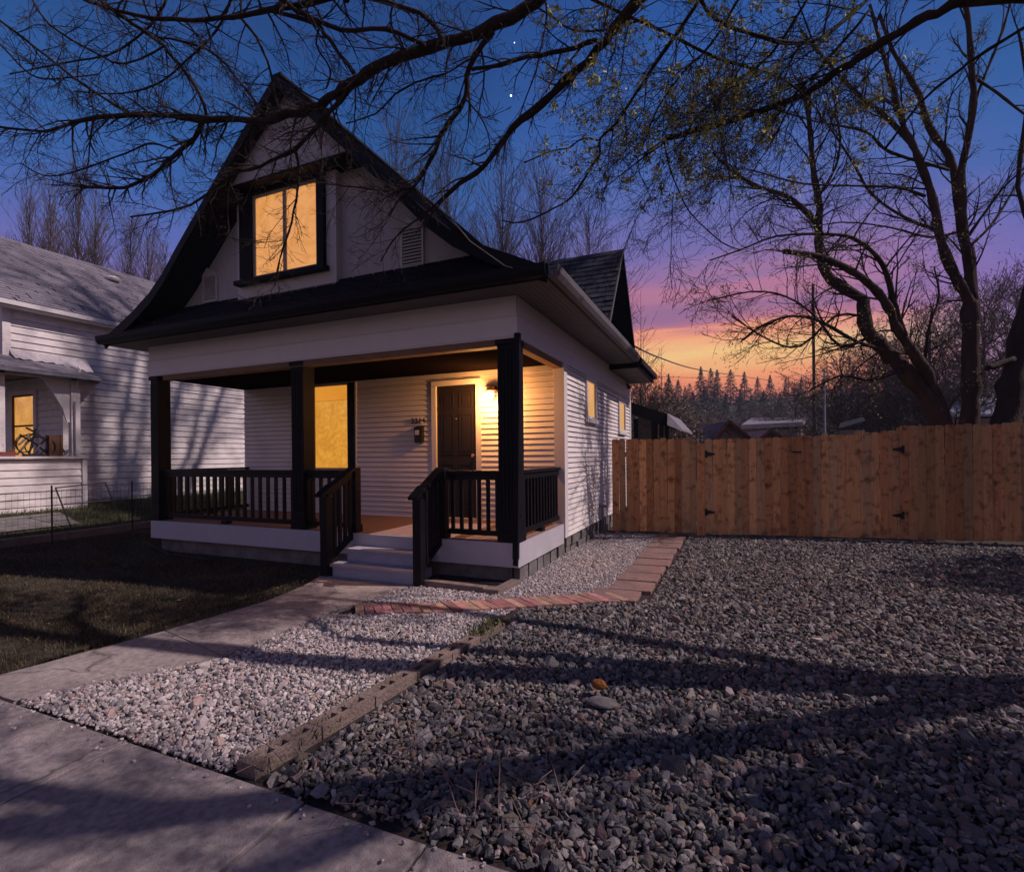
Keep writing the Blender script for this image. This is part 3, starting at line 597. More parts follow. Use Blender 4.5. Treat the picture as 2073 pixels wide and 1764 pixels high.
def side_window(y0, y1, z0, z1, g):
    r = MB().box((.0, y0, z0), (.045, y0+.07, z1)).box((.0, y1-.07, z0), (.045, y1, z1)).box((.0, y0+.07, z1-.07), (.045, y1-.07, z1)).box((0, y0-.03, z0-.06), (.065, y1+.03, z0)).box((.0, y0+.07, z0), (.045, y1-.07, z0+.04)).build('side_window', 'trim', house)
    o = MB().box((.01, y0+.07, z0+.04), (.03, y0+.10, z1-.07)).box((.01, y1-.10, z0+.04), (.03, y1-.07, z1-.07)).build('frame', 'winframe', house); o.parent = r
    o = bx((-.01, y0+.1, z0+.04), (.015, y1-.1, z1-.07)).build('pane', g, house); o.parent = r
side_window(s1[0], s1[1], 1.54, 2.22, 'glow_side'); side_window(s2[0], s2[1], 1.44, 2.12, 'glow_side')
# house number, mailbox, wall lamp, flood light
fc = bpy.data.curves.new('house_number', 'FONT'); fc.body = '2314'; fc.size = .12; fc.extrude = .006; fc.space_character = 1.12; fc.align_x = 'CENTER'
fo = bpy.data.objects.new('tmp', fc); sc.collection.objects.link(fo); bpy.context.view_layer.update()
me = bpy.data.meshes.new_from_object(fo.evaluated_get(bpy.context.evaluated_depsgraph_get())); bpy.data.objects.remove(fo)
me.transform(Matrix.Translation(Vector((-2.365, YW-.034, 1.475))-house.location) @ Matrix.Rotation(math.pi/2, 4, 'X')); me.materials.clear(); me.materials.append(MT['iron'])
o = bpy.data.objects.new('house_number', me); sc.collection.objects.link(o); o.parent = house
mbx = MB().box((-2.40, YW-.09, 1.17), (-2.265, YW-.014, 1.38)).prism([(-2.405, YW-.10, 1.381), (-2.405, YW-.10, 1.395), (-2.405, YW-.014, 1.435), (-2.405, YW-.014, 1.381)], (.145, 0, 0)).build('mailbox', 'iron', house)
o = bx((-2.385, YW-.094, 1.29), (-2.315, YW-.0905, 1.365)).build('paper_tag', 'paper', house); o.parent = mbx
lx, lz, ly = -1.06, 1.86, YW-.12
lamp = MB().lathe((lx+.02, YW-.015, lz+.07), [(.05, 0), (.05, -.012), (.02, -.02)], 14, 1).tube([(lx+.02, YW-.03, lz+.07), (lx+.01, YW-.08, lz+.12), (lx, ly, lz+.09)], .012, 8).lathe((lx, ly, lz), [(.030, .095), (.05, .075), (.085, .045), (.088, .035), (.046, .030)], 16).build('wall_lamp', 'bronze', house)
o = MB().lathe((lx, ly, lz), [(.043, .029), (.048, .0), (.044, -.06), (.03, -.085), (.01, -.09)], 16).build('lamp_glass', 'bulb', house, smooth=True); o.parent = lamp
pl = bpy.data.lights.new('porch_lamp_light', 'POINT'); pl.energy = 72; pl.color = (1, .42, .11); pl.shadow_soft_size = .05
po = bpy.data.objects.new('porch_lamp_light', pl); sc.collection.objects.link(po); po.location = (lx, ly-.17, lz-.07)
MB().tube([(.02, 6.5, 2.55), (.06, 6.48, 2.5)], .02).lathe((.08, 6.46, 2.46), [(.03, .04), (.05, -.03)], 10).build('flood_light', 'iron', house)
MB().tube([(.07, 3.75, -.4), (.07, 3.75, .05)], .018).tube([(.02, 3.75, .05), (.15, 3.72, .05)], .03).tube([(.11, 3.72, G), (.11, 3.72, -.12)], .012).build('standpipe', 'cable', house)
# service cable from the eave corner
pts = [at(1122, 571, 5.18), at(1085, 556, 5.1), at(1022, 538, 5.0), at(951, 488, 4.9), at(915, 445, 4.8), at(897, 400, 4.7), at(890, 350, 4.6)]
tag(MB().tube(pts, .006, 5).build('service_cable', 'cable'), 'thin grey cable sagging to the front right eave corner', 'cable')
# raised concrete edging of the planting bed beside the steps
pb = thing('planter_bed', (-.55, -.2, G), 'low concrete edged soil bed beside the porch steps', 'planter')
slab('edging', [(-1.03, -.42), (-.20, -.46), (-.20, -.36), (-1.03, -.32)], G-.02, G+.062, 'block').parent = pb
slab('edging', [(-.19, -.47), (-.03, -.47), (.01, .02), (-.09, .02), (-.11, -.36), (-.19, -.36)], G-.02, G+.055, 'block').parent = pb
for o in pb.children: o.data.transform(Matrix.Translation(-pb.location))
b = MB(); b.add([(-1.03, -.35, G+.02), (-.15, -.37, G+.02), (-.1, .05, G+.02), (-1.03, .05, G+.02)], [(0, 1, 2, 3)]); b.build('soil', 'soil', pb)
# ------------------------------------------------------------------ concrete edging blocks, bricks, slabs
ex = lambda y: np.interp(y, [-3.5, -1.29], [.11, .34])
yb = -3.50; i = 0
desc = ['nearest hollow concrete block, standing highest beside the sidewalk', 'second hollow edging block from the sidewalk', 'third hollow edging block from the sidewalk, in sun', 'fourth edging block from the sidewalk, half in the dark shadow band', 'fifth edging block, sunk between white and grey gravel', 'last mossy edging block, almost buried near the brick path']
for i in range(6):
    y0, y1 = yb+i*.372, yb+i*.372+.362; z1 = G+(.048, .044, .040, .033, .028, .024)[i]; xa, xb = ex(y0), ex(y1); wd = .112
    def P(u, v, z): return (xa+(xb-xa)*v+(u-.5)*wd, y0+(y1-y0)*v, z)
    b = MB(); us = [0, .30, .70, 1]; vs = [0, .10, .36, .43, .57, .64, .90, 1]; hole = {(1, 1), (1, 3), (1, 5)}
    g = {}
    for a_ in range(4):
        for c_ in range(8): b.v.append(P(us[a_], vs[c_], z1)); g[a_, c_] = len(b.v)-1
    for a_ in range(3):
        for c_ in range(7):
            q = (g[a_, c_], g[a_+1, c_], g[a_+1, c_+1], g[a_, c_+1])
            if (a_, c_) in hole:
                lo = []
                for k in q: v = b.v[k]; b.v.append((v[0], v[1], z1-.06)); lo.append(len(b.v)-1)
                for k in range(4): b.f.append((q[k], q[(k+1) % 4], lo[(k+1) % 4], lo[k]))
                b.f.append(tuple(lo))
            else: b.f.append(q)
    c4 = [P(0, 0, z1), P(1, 0, z1), P(1, 1, z1), P(0, 1, z1)]; o_ = len(b.v); b.v += c4+[(x, y, G-.08) for x, y, _ in c4]
    b.f += [(o_+k, o_+4+k, o_+4+(k+1) % 4, o_+(k+1) % 4) for k in range(4)]
    tag(b.build('concrete_block', 'block'), desc[i], 'concrete block', 'hollow blocks edging the white gravel')
def curve_pts():
    xs = np.linspace(-1.05, 1.25, 400); ys = brick_line(xs); return np.stack([xs, ys], 1)
cp = curve_pts(); sd = np.concatenate([[0], np.cumsum(np.linalg.norm(np.diff(cp, axis=0), axis=1))])
b = MB(); tint = []; s = 0
while s < sd[-1]-.08:
    for row in (0, 1) if s < .28 else (0,):
        p = np.array([np.interp(s+.043, sd, cp[:, 0]), np.interp(s+.043, sd, cp[:, 1])]); p2 = np.array([np.interp(s+.09, sd, cp[:, 0]), np.interp(s+.09, sd, cp[:, 1])]); t = (p2-p)/np.linalg.norm(p2-p); n_ = np.array([-t[1], t[0]])
        ang = random.uniform(-.05, .05)+.35; d = np.array([n_[0]*math.cos(ang)-n_[1]*math.sin(ang), n_[0]*math.sin(ang)+n_[1]*math.cos(ang)])
        hw = .033; hl = .14; z = G+.022+random.uniform(-.004, .004)
        for off in ((-.105, 0.0) if False else (0,)):
            q = [p-t*hw*1.15-d*hl*1.12, p+t*hw*1.15-d*hl*1.12, p+t*hw*1.15+d*hl*1.12, p-t*hw*1.15+d*hl*1.12]; o_ = len(b.v)
            b.add([(x, y, G-.03) for x, y in q]+[(x, y, z) for x, y in q], [(4, 5, 6, 7), (0, 1, 5, 4), (1, 2, 6, 5), (2, 3, 7, 6), (3, 0, 4, 7)])
            c = np.array((.40, .205, .175))*random.uniform(.7, 1.25); c[1] *= random.uniform(.85, 1.2); tint += [(*c, 1)]*8
        break
    s += .084
tag(b.build('brick_path', 'brick', tint=tint), kind='structure')
y = -.28; k = 0
while y < 3.75:
    l = random.uniform(.40, .46); x0 = np.interp(y, [-.3, 0, 4], [.82, .96, 1.0]); x1 = np.interp(y, [-.3, 0, 4], [1.28, 1.38, 1.47]); ex_ = random.uniform(-.02, .02)
    o = slab('paving_slab', [(x0+ex_, y), (x1+ex_, y+.03), (x1+ex_, y+l-.015), (x0+ex_, y+l-.03)], G-.02, G+.02+random.uniform(0, .006), 'slab')
    ordn = ['nearest paving slab, touching the curved bricks', 'second paving slab from the curved bricks', 'third paving slab from the curved bricks', 'fourth paving slab from the curved bricks', 'fifth paving slab along the side yard', 'sixth paving slab along the side yard', 'seventh paving slab along the side yard', 'eighth paving slab, third from the fence', 'ninth paving slab, second from the fence', 'farthest paving slab, at the foot of the fence']
    tag(o, ordn[min(k, 9)], 'paving slab', 'concrete slabs of the side path'); y += l+.004; k += 1
# rust coloured stone on a flat grey one
o = MB(); 
def lump(c, r, sq, name, m, label, cat):
    V = IV.copy(); V = V*(1+RNG.uniform(-.18, .18, (12, 1)))*np.array(sq)*r; b = MB(); b.add([(c[0]+v[0], c[1]+v[1], c[2]+v[2]) for v in V], [tuple(f) for f in IF]); o = b.build(name, m); mo = o.modifiers.new('s', 'SUBSURF'); mo.levels = mo.render_levels = 1; return tag(o, label, cat)
p = onZ(1215, 1415, G+.03); lump((p.x+.02, p.y-.03, G+.03), .10, (1.2, .8, .28), 'flat_stone', 'stone', 'flat grey stone under the rust brown one', 'stone')
p = onZ(1210, 1392, G+.06); lump((p.x, p.y+.02, G+.075), .052, (1.1, .9, .75), 'rusty_stone', 'rust', 'rounded rust orange stone lying on the grey gravel', 'stone')
# ------------------------------------------------------------------ cedar fence with a double gate
F0 = Vector((.20, 3.98, 0)); F1 = Vector((6.05, 4.80, 0)); FD = (F1-F0).normalized(); FN = Vector((-FD.y, FD.x, 0))
def fence_u(px, py=1090): 
    r = ray(px, py); a = np.array([[FD.x, -r.x], [FD.y, -r.y]]); q = np.linalg.solve(a, np.array([CAM.x-F0.x, CAM.y-F0.y])); return float(q[0]), float(q[1])
tops = [(1240, 889), (1338, 887), (1410, 888), (1434, 888), (1520, 886), (1586, 884), (1682, 879), (1710, 878), (1795, 871), (1823, 862), (1900, 859), (2054, 855), (2160, 850)]
TU = [fence_u(x)[0] for x, y in tops]; TZ = [CAM.z+(ray(x, y)*fence_u(x)[1]).z for x, y in tops]
def section(name, ua, ub, label, cat, rail=True):
    base = F0+FD*(ua+ub)/2; r = thing(name, (base.x, base.y, G), label, cat); u = ua
    while u < ub-.02:
        wd = min(random.uniform(.112, .126), ub-u); gap = random.choice([.002, .003, .005, .008]); zt = float(np.interp(u, TU, TZ))+random.uniform(-.012, .012)
        a = F0+FD*u; c = F0+FD*(u+wd-gap); j = FN*random.uniform(-.004, .004); lean = random.uniform(-.004, .004); e = .022; z0 = G+.03+random.uniform(0, .02)
        q = [a+j, c+j, c+j, a+j]; pts = [Vector((a.x, a.y, z0)), Vector((c.x, c.y, z0)), Vector((c.x, c.y, zt-e)), Vector((c.x-FD.x*e, c.y-FD.y*e, zt)), Vector((a.x+FD.x*e, a.y+FD.y*e, zt)), Vector((a.x, a.y, zt-e))]
        pts = [p+j+FD*lean*(p.z-z0) for p in pts]
        MB().prism(pts, FN*.016).build('picket', random.choice(['cedar', 'cedar', 'cedar2', 'cedar3']), r); u += wd
    for z in (G+.3, .95) if rail else ():
        MB().beam(F0+FD*ua+FN*.045+Vector((0, 0, z)), F0+FD*ub+FN*.045+Vector((0, 0, z)), .04, .09).build('back_rail', 'cedar', r)
    return r
uA, uB, uC, uD = fence_u(1411)[0], fence_u(1428)[0], fence_u(1613)[0], fence_u(1822)[0]
fl = section('wood_fence', 0, uA, 'short cedar fence section between the house and the gate', 'fence')
gl = section('wood_gate', uB, uC-.004, 'left leaf of the double cedar gate, hinged on its left', 'gate', True)
g2 = section('wood_gate', uC+.004, uD-.003, 'right leaf of the double cedar gate, hinged on its right', 'gate', True)
fr = section('wood_fence', uD, uD+3.6, 'taller dark cedar fence section right of the gate', 'fence')
a = F0+FD*(uA+.004)-FN*.014; c = F0+FD*(uB-.004)-FN*.014; MB().prism([Vector((a.x, a.y, G)), Vector((c.x, c.y, G)), Vector((c.x, c.y, 1.13)), Vector((a.x, a.y, 1.13))], FN*.04).build('gate_post', 'cedar2', fl)
def hinge(u, z, s, par):
    o = F0+FD*u-FN*.022+Vector((0, 0, z)); X = FD*s; Z = Vector((0, 0, 1))
    MB().prism([o-Z*.06, o-Z*.06+X*.035, o-Z*.035+X*.04, o-Z*.014+X*.16, o+Z*.014+X*.16, o+Z*.035+X*.04, o+Z*.06+X*.035, o+Z*.06], FN*.006).build('hinge', 'iron', par)
for y in (918.7, 1035.7):
    u, d = fence_u(1426, y); hinge(u, CAM.z+(ray(1426, y)*d).z, 1, gl)
for y in (909, 1042.6):
    u, d = fence_u(1829, y); hinge(u, CAM.z+(ray(1829, y)*d).z, -1, g2)
u, d = fence_u(1613, 914.5); z = CAM.z+(ray(1613, 914.5)*d).z; o = F0+FD*u-FN*.02+Vector((0, 0, z)); MB().beam(o-FD*.07, o+FD*.06, .012, .022).build('latch', 'iron', gl)
# ------------------------------------------------------------------ neighbouring house on the left
XN = -11.2
nb = thing('neighbour_house', (-14, 5, 0), 'weathered white lap sided house with grey shingle roof, seen left of the main house', 'house')
b = laps(MB(), 'x', XN, 1, .33, 12, 2.8, 4.12, .147, (), .022); laps(b, 'x', XN, 1, 1.30, 12, .07, 2.8, .147, (), .022)
b.build('side_wall', 'siding_n', nb)
b = MB().box((XN-.1, 1.32, -.3), (XN-.005, 12, 4.3)).box((XN-.1, .33, 2.8), (XN-.005, 1.31, 4.3)).box((-16.8, 11.9, -.3), (XN-.1, 12, 4.3)).box((-16.8, .33, 2.9), (XN-.101, .4, 4.3)); b.prism([(-16.8, .34, 4.2), (-11.2, .34, 4.2), (-14, .34, 6.2)], (0, .1, 0)); b.build('wall_core', 'trim', nb)
bx((XN-.02, .27, 2.85), (XN+.035, .40, 4.1)).build('corner_board', 'siding_n', nb)
bx((XN-.02, 1.24, -.05), (XN+.035, 1.36, 2.85)).build('corner_board', 'siding_n', nb)
b = laps(MB(), 'y', 1.30, -1, -16.8, XN-.02, .0, 2.85, .147, [(-13.3, -12.25, .9, 2.52)], .022); b.box((-16.8, 1.302, 0), (-13.3, 1.31, 2.9)); b.box((-12.25, 1.302, 0), (XN-.1, 1.31, 2.9)); b.box((-13.3, 1.302, 0), (-12.25, 1.31, .9)); b.box((-13.3, 1.302, 2.52), (-12.25, 1.31, 2.9)); b.build('porch_wall', 'siding_n', nb)
wn = MB().box((-13.33, 1.25, .87), (-13.22, 1.31, 2.55)).box((-12.31, 1.25, .87), (-12.2, 1.31, 2.55)).box((-13.22, 1.25, 2.45), (-12.31, 1.31, 2.55)).box((-13.22, 1.25, .87), (-12.31, 1.31, .95)).build('window', 'trim', nb)
o = MB().box((-13.22, 1.27, .95), (-13.18, 1.30, 2.45)).box((-12.35, 1.27, .95), (-12.31, 1.30, 2.45)).box((-13.18, 1.27, 1.72), (-12.35, 1.30, 1.76)).box((-13.18, 1.27, 2.41), (-12.35, 1.30, 2.45)).build('frame', 'browbox', nb); o.parent = wn
o = bx((-13.18, 1.295, .95), (-12.35, 1.30, 2.41)).build('pane', 'glow_n', nb); o.parent = wn
bx((-16.8, .0, 2.80), (XN-.01, 1.29, 2.84)).build('porch_ceiling', 'soffit', nb)
# roof
rf = MB(); ze, zr_ = 4.13, 6.35
rf.prism([(-10.92, -.1, ze), (-14, -.1, zr_), (-17.08, -.1, ze), (-17.08, -.1, ze-.1), (-14, -.1, zr_-.1), (-10.92, -.1, ze-.1)], (0, 12.4, 0)); rfo = rf.build('roof', 'shingle_n', nb)
b = MB(); shingles(b, (-10.90, -.12, ze+.002), (-10.90, 12.3, ze+.002), (-14, 12.3, zr_+.002), (-14, -.12, zr_+.002), .125, tab=.9, th=.014, jit=.004); o = b.build('shingle_courses', 'shingle_n', nb); o.parent = rfo
b = bx((-10.92, -.12, 4.03), (-10.87, 12.3, 4.12)); b.box((XN+.03, -.1, 4.01), (-10.921, 12.2, 4.025)); o = b.build('eave_gutter', 'trim', nb)
p = onX(177, 532, -13.2); z = zr_-(14-13.2)*.72+.02; MB().lathe((-13.2, 3.4, z), [(.02, -.02), (.16, .0), (.19, .05), (.1, .1), (.02, .12)], 12).build('roof_vent', 'trim', nb)
# corner porch
b = laps(MB(), 'x', -10.75, 1, -3.2, 1.38, -.12, .98, .147, (), .022); b.box((-10.85, -3.2, -.12), (-10.755, 1.38, .98)); b.build('porch_knee_wall', 'siding_n', nb)
b = bx((-10.87, -3.25, .985), (-10.66, 1.47, 1.03)); b.box((-10.77, 1.385, -.14), (-10.70, 1.47, .98)); b.box((-11.18, 1.385, -.1), (-10.775, 1.46, .98)); b.build('porch_cap', 'trim', nb)
b = MB()
for k in range(36): b.tube([(-10.74+.012*math.cos(a), .05*k-.45+.028*math.cos(a), -.185+.028*math.sin(a)) for a in [i*math.pi/4 for i in range(9)]], .006, 4)
b.build('lattice_edge', 'trim', nb)
b = bx((-10.84, 1.20, 1.03), (-10.72, 1.36, 2.74)); b.box((-10.84, -.15, 1.03), (-10.72, .12, 2.76)); b.box((-10.85, -3.2, 2.64), (-10.72, 1.42, 2.79)); b.build('porch_post', 'siding_n', nb)
MB().prism([(-10.80, 1.19, 2.63)]+[(-10.80, 1.19-.45*(1-math.cos(a)), 1.75+.88*math.sin(a)) for a in [i*math.pi/16 for i in range(9)]][::-1][:0]+[(-10.80, .75, 2.63), (-10.80, .80, 2.50), (-10.80, .93, 2.30), (-10.80, 1.06, 2.05), (-10.80, 1.14, 1.75), (-10.80, 1.19, 1.75)], (.04, 0, 0)).build('arched_brace', 'trim', nb)
b = MB(); A_ = [(-10.45, -3.3, 2.72), (-10.45, 1.62, 2.72), (-11.16, 1.15, 3.06), (-11.16, -3.3, 3.06)]; b.prism([Vector(q)-Vector((0, 0, .06)) for q in A_], (0, 0, .06)); b.prism([(-10.45, 1.62, 2.66), (-11.16, 1.15, 3.05), (-11.16, 1.9, 2.66)], (0, 0, .055)); pr = b.build('porch_roof', 'shingle_n', nb)
b = MB(); shingles(b, *A_, .12, tab=.6, th=.012); o = b.build('shingle_courses', 'shingle_n', nb); o.parent = pr
b = MB(); vs = []; n = 22
for i in range(n+1):
    y = .38+1.35*i/n; vs += [(-11.165, y, 3.19+.012*math.sin(i*1.9)), (-11.10+.01*math.sin(i), y, 3.09+.02*math.sin(i*1.3)), (-10.95+.02*math.sin(i*.9), y, 2.99-.10*max(0, (i-12)/10)+.015*math.sin(i*2.1))]
b.add(vs, [(3*i+j, 3*i+3+j, 3*i+4+j, 3*i+1+j) for i in range(n) for j in range(2)]); b.build('loose_flashing', 'tarp', nb)
MB().tube([(-10.66, 1.30, 2.95), (-10.64, 1.32, 2.88), (-10.66, 1.30, 2.75), (-10.67, 1.28, 2.5)], .02, 6).box((-10.70, 1.24, 1.05), (-10.65, 1.32, 2.2)).build('downspout', 'trim', nb)
b = MB(); b.box((XN-.06, 1.5, -.4), (XN-.02, 12, .06)); b.build('foundation', 'stone', nb)
b = MB()
for yy in (1.9, 2.4, 3.3, 4.1, 5.2, 6.3): b.box((XN-.02, yy, -.1), (XN+.02, yy+.07, .25))
b.build('skirt_cleats', 'siding_n', nb)
# things on the neighbour's porch ledge
st_ = thing('folded_stroller', (-10.78, .54, 1.03), 'tangle of black tubes and hoops lying on the neighbour porch ledge before the lit window', 'stroller'); b = MB(); c0 = Vector((-10.80, .56, 1.26))
for r_, cy_, cz_, tl in ((.22, 0, 0, .2), (.17, -.12, .02, -.3), (.2, .14, -.03, .5)):
    b.tube([c0+Vector((tl*.25*math.cos(a), cy_+r_*math.cos(a), cz_+r_*math.sin(a))) for a in [i*math.pi/9 for i in range(19)]], .012, 5)
b.build('hoops', 'iron', st_)
b = MB()
for (y0, z0, y1, z1) in ((-.22, .0, .12, .30), (-.1, .34, .22, .1), (-.25, -.2, .1, .25), (.0, -.2, .25, .16), (.05, .33, -.05, -.22), (-.2, .2, .26, -.18)): b.tube([c0+Vector((.03, y0, z0)), c0+Vector((-.02, (y0+y1)/2+.02, (z0+z1)/2+.03)), c0+Vector((0, y1, z1))], .018, 6)
b.build('tubes', 'iron', st_); bx((-10.84, .42, 1.031), (-10.72, .74, 1.08)).build('seat', 'iron', st_)
bb = MB().box((-10.84, .80, 1.031), (-10.70, .98, 1.46)).box((-10.85, .985, 1.031), (-10.69, 1.03, 1.47)).build('wooden_box', 'browbox'); tag(bb, 'tall brown wooden box on the neighbour porch ledge', 'box')
pt = thing('flower_pot', (-10.76, .14, 1.03), 'small red trough with dry plants on the neighbour porch ledge', 'flower pot')
MB().prism([(-10.82, .05, 1.031), (-10.82, .26, 1.031), (-10.82, .28, 1.12), (-10.82, .03, 1.12)], (.12, 0, 0)).build('trough', 'redpot', pt)
b = MB()
for i in range(26): a = Vector((random.uniform(-10.81, -10.71), random.uniform(.05, .26), 1.12)); b.tube([a, a+Vector((random.uniform(-.05, .05), random.uniform(-.06, .06), random.uniform(.04, .16)))], .004, 3)
b.build('dry_stems', 'twig_pale', pt)
cb = MB()
for k in range(3): cb.tube([(-10.76, 1.05+.04*k, 1.045+.02*k), (-10.76, 1.10+.03*k, 1.06+.05*k), (-10.76, 1.02, 1.3-.1*k)], .012, 5)
tag(cb.build('coiled_hose', 'iron'), 'small dark coil hanging by the neighbour porch post', 'hose')
# wire garden fence and bed edging
wf = thing('wire_fence', (-8.45, 0, G), 'low wire garden fence with dark stakes beside the lawn', 'fence')
fp = [onZ(-260, 1130, G), onZ(106, 1100, G), onZ(260, 1078, G), onZ(300, 1062, G)]
fp = [Vector((-8.1, -3.4, G)), Vector((-8.33, -.27, G)), Vector((-8.62, 1.15, G)), Vector((-8.75, 2.5, G)), Vector((-8.9, 4.5, G))]
for p in fp: MB().tube([p, p+Vector((0, 0, .98))], .014, 6).build('stake', 'iron', wf)
b = MB()
for a, c in zip(fp, fp[1:]):
    for z in np.arange(.08, .93, .10): b.tube([a+Vector((0, 0, z)), (a+c)/2+Vector((0, 0, z-.015)), c+Vector((0, 0, z))], .0022, 3, False)
    n = int((c-a).length/.075)
    for i in range(n): q = a.lerp(c, i/n); b.tube([q+Vector((0, 0, .05)), q+Vector((0, 0, .9))], .0018, 3, False)
b.build('wire_mesh', 'wire', wf)
tr = thing('wire_trellis', (-9.7, 1.1, -.3), 'bent wire trellis panel leaning in the grass before the neighbour porch', 'trellis')
b = MB()
for a, c in (((-9.6, .62, -.35), (-9.75, .45, .42)), ((-9.6, 1.5, -.35), (-9.75, 1.3, .48)), ((-9.75, .45, .42), (-9.75, 1.3, .48)), ((-9.68, .55, .1), (-9.68, 1.4, .1))): b.tube([a, c], .014, 5)
b.build('frame', 'iron', tr)
b = MB(); b.add([(-8.95, -3.4, G+.10), (-8.80, -3.4, G+.10), (-8.90, .9, G+.10), (-9.1, 2.6, G+.10), (-9.25, 2.6, G+.10), (-9.05, .9, G+.10)], [(0, 1, 2, 5), (5, 2, 3, 4)]); b.add([(-8.80, -3.4, G-.1), (-8.90, .9, G-.1), (-9.1, 2.6, G-.1), (-9.1, 2.6, G+.1), (-8.90, .9, G+.1), (-8.80, -3.4, G+.1)], [(0, 1, 4, 5), (1, 2, 3, 4)]); tag(b.build('bed_edging', 'block'), 'low timber edging strip along the wire fence', 'garden edging')
b = MB(); b.add([(-9.75, -3.4, gh(-9.75, 0)+.03), (-10.35, -3.4, gh(-10.35, 0)+.03), (-10.45, .85, gh(-10.45, 0)+.03), (-9.75, .85, gh(-9.75, 0)+.03)], [(0, 3, 2, 1)]); tag(b.build('side_path', 'stone'), kind='structure')
# low edging strip in the lawn near the porch
b = MB().tube([(-6.9, .35, G+.01), (-5.4, -.25, G+.012), (-4.4, -.3, G+.01)], .02, 5); tag(b.build('lawn_edging', 'soil'), 'thin edging strip at the porch end of the dark lawn', 'garden edging')
# ------------------------------------------------------------------ trees
def smooth_path(P, R, k=4, wob=0.0):
    P = [Vector(p) for p in P]; out = []; rr = []; n = len(P)
    for i in range(n-1):
        p0 = P[max(0, i-1)]; p1 = P[i]; p2 = P[i+1]; p3 = P[min(n-1, i+2)]
        for j in range(k):
            t = j/k; q = .5*((2*p1)+(p2-p0)*t+(2*p0-5*p1+4*p2-p3)*t*t+(3*p1-p0-3*p2+p3)*t**3)
            if wob and (i or j): q = q+Vector((random.gauss(0, wob), random.gauss(0, wob), random.gauss(0, wob)))*(R[i]*2)
            out.append(q); rr.append(R[i]+(R[i+1]-R[i])*t)
    out.append(P[-1]); rr.append(R[-1]); return out, rr
def rperp(t):
    v = Vector((random.gauss(0, 1), random.gauss(0, 1), random.gauss(0, 1))); v = v-t*v.dot(t); return v.normalized() if v.length > 1e-6 else t.orthogonal().normalized()
TIPS = []
def grow(mb, p, d, L_, r, lvl, S):
    """S: list per level of dict(n children, ratio, ang, trop, wig, seg, sides)"""
    s = S[lvl]; seg = s['seg']; pts = [p]; rad = [r]; d = d.normalized(); curl = rperp(d)*s.get('curl', 0)
    for i in range(seg):
        d = (d+curl/seg+Vector((random.gauss(0, s['wig']), random.gauss(0, s['wig']), random.gauss(0, s['wig'])+s['trop']/seg))).normalized()
        p = p+d*(L_/seg); pts.append(p); rad.append(max(s['rmin'], r*(1-.75*(i+1)/seg)))
    mb.tube(pts, rad, s['sides'], False)
    if lvl+1 < len(S):
        n = s['n']; n = int(n*L_/s['ref']+random.random())
        for k in range(n):
            t = random.uniform(s.get('t0', .15), 1); f = t*seg; i = min(seg-1, int(f)); q = pts[i].lerp(pts[i+1], f-i); dd = (pts[i+1]-pts[i]).normalized()
            a = random.uniform(*s['ang']); side = rperp(dd); nd_ = dd*math.cos(a)+side*math.sin(a)
            grow(mb, q, nd_, L_*random.uniform(*s['ratio'])*(1-.45*t), max(S[lvl+1]['rmin'], rad[i]*.55), lvl+1, S)
    elif 'tips' in s and random.random() < s['tips']: TIPS.append(pts[-1])
def along(mb, P, R, per_m, L0, ang, S, t0=.0, up=0, rr=.35, bias=None, bw=0):
    acc = 0
    for a, c, ra in zip(P, P[1:], R):
        l = (c-a).length; acc += l*per_m; d = (c-a).normalized()
        while acc > 1:
            acc -= 1
            if random.random() < t0: continue
            q = a.lerp(c, random.random()); x = random.uniform(*ang); nd_ = d*math.cos(x)+rperp(d)*math.sin(x)+Vector((0, 0, up)); nd_ = nd_+bias*bw*random.random() if bias else nd_; grow(mb, q, nd_, random.uniform(*L0), min(ra*.5, rr*.03), 0, S)
def limbD(pts, d0, d1, w0, w1, mb, sides=8, k=3, wob=.10, spikes=True):
    n = len(pts); P = []; R = []
    for i, (x, y) in enumerate(pts):
        t = i/(n-1); d = d0+(d1-d0)*t; P.append(at(x, y, d)); R.append((w0+(w1-w0)*t)/2*d/FPX*.86)
    P, R = smooth_path(P, R, k, wob); R = [r*random.uniform(.84, 1.17) for r in R]; mb.tube(P, R, sides); return P, R
# ---- overhanging street tree: trunk stands outside the frame on the right
T1 = thing('street_tree', (6.6, -.3, G), 'bare dark street tree limbs hanging over the yard from the top edge', 'tree')
tk = MB(); V = Vector
P, R = smooth_path([V((6.65, -.3, G-.1)), V((6.6, -.3, .6)), V((6.55, -.32, 1.8)), V((6.4, -.38, 2.9))], [.30, .21, .19, .18], 4); tk.tube(P, R, 12)
def off(pts, rs):
    P, R = smooth_path([V(p) for p in pts], rs, 4, .05); tk.tube(P, R, 8); return P, R
s5 = at(1948, 0, 3.5); s3 = at(1292, 0, 4.1); s1_ = at(1092, 0, 4.3); s0 = at(700, 0, 4.5)
lm = MB(); LB = []
LB.append(off([(6.4, -.38, 2.8), (5.2, -.5, 3.7), s5], [.15, .08, .045]))
off([(6.4, -.38, 2.9), (5.0, -.8, 4.4), (3.2, -1.0, 5.2), s3+V((.5, .05, .35)), s3], [.16, .12, .09, .05, .045])
off([(4.0, -.9, 4.9), (2.6, -1.1, 5.4), s1_+V((.6, 0, .4)), s1_], [.10, .075, .055, .045])
off([(3.2, -1.0, 5.2), (1.0, -1.3, 5.9), (-.8, -1.2, 5.9), s0], [.08, .06, .04, .03])
LA = []
LA.append(off([(6.5, -.35, 2.5), (5.6, -1.7, 4.2), (4.1, -2.9, 5.2), (2.2, -3.9, 5.9), (0, -5.0, 6.3)], [.13, .10, .075, .05, .02]))
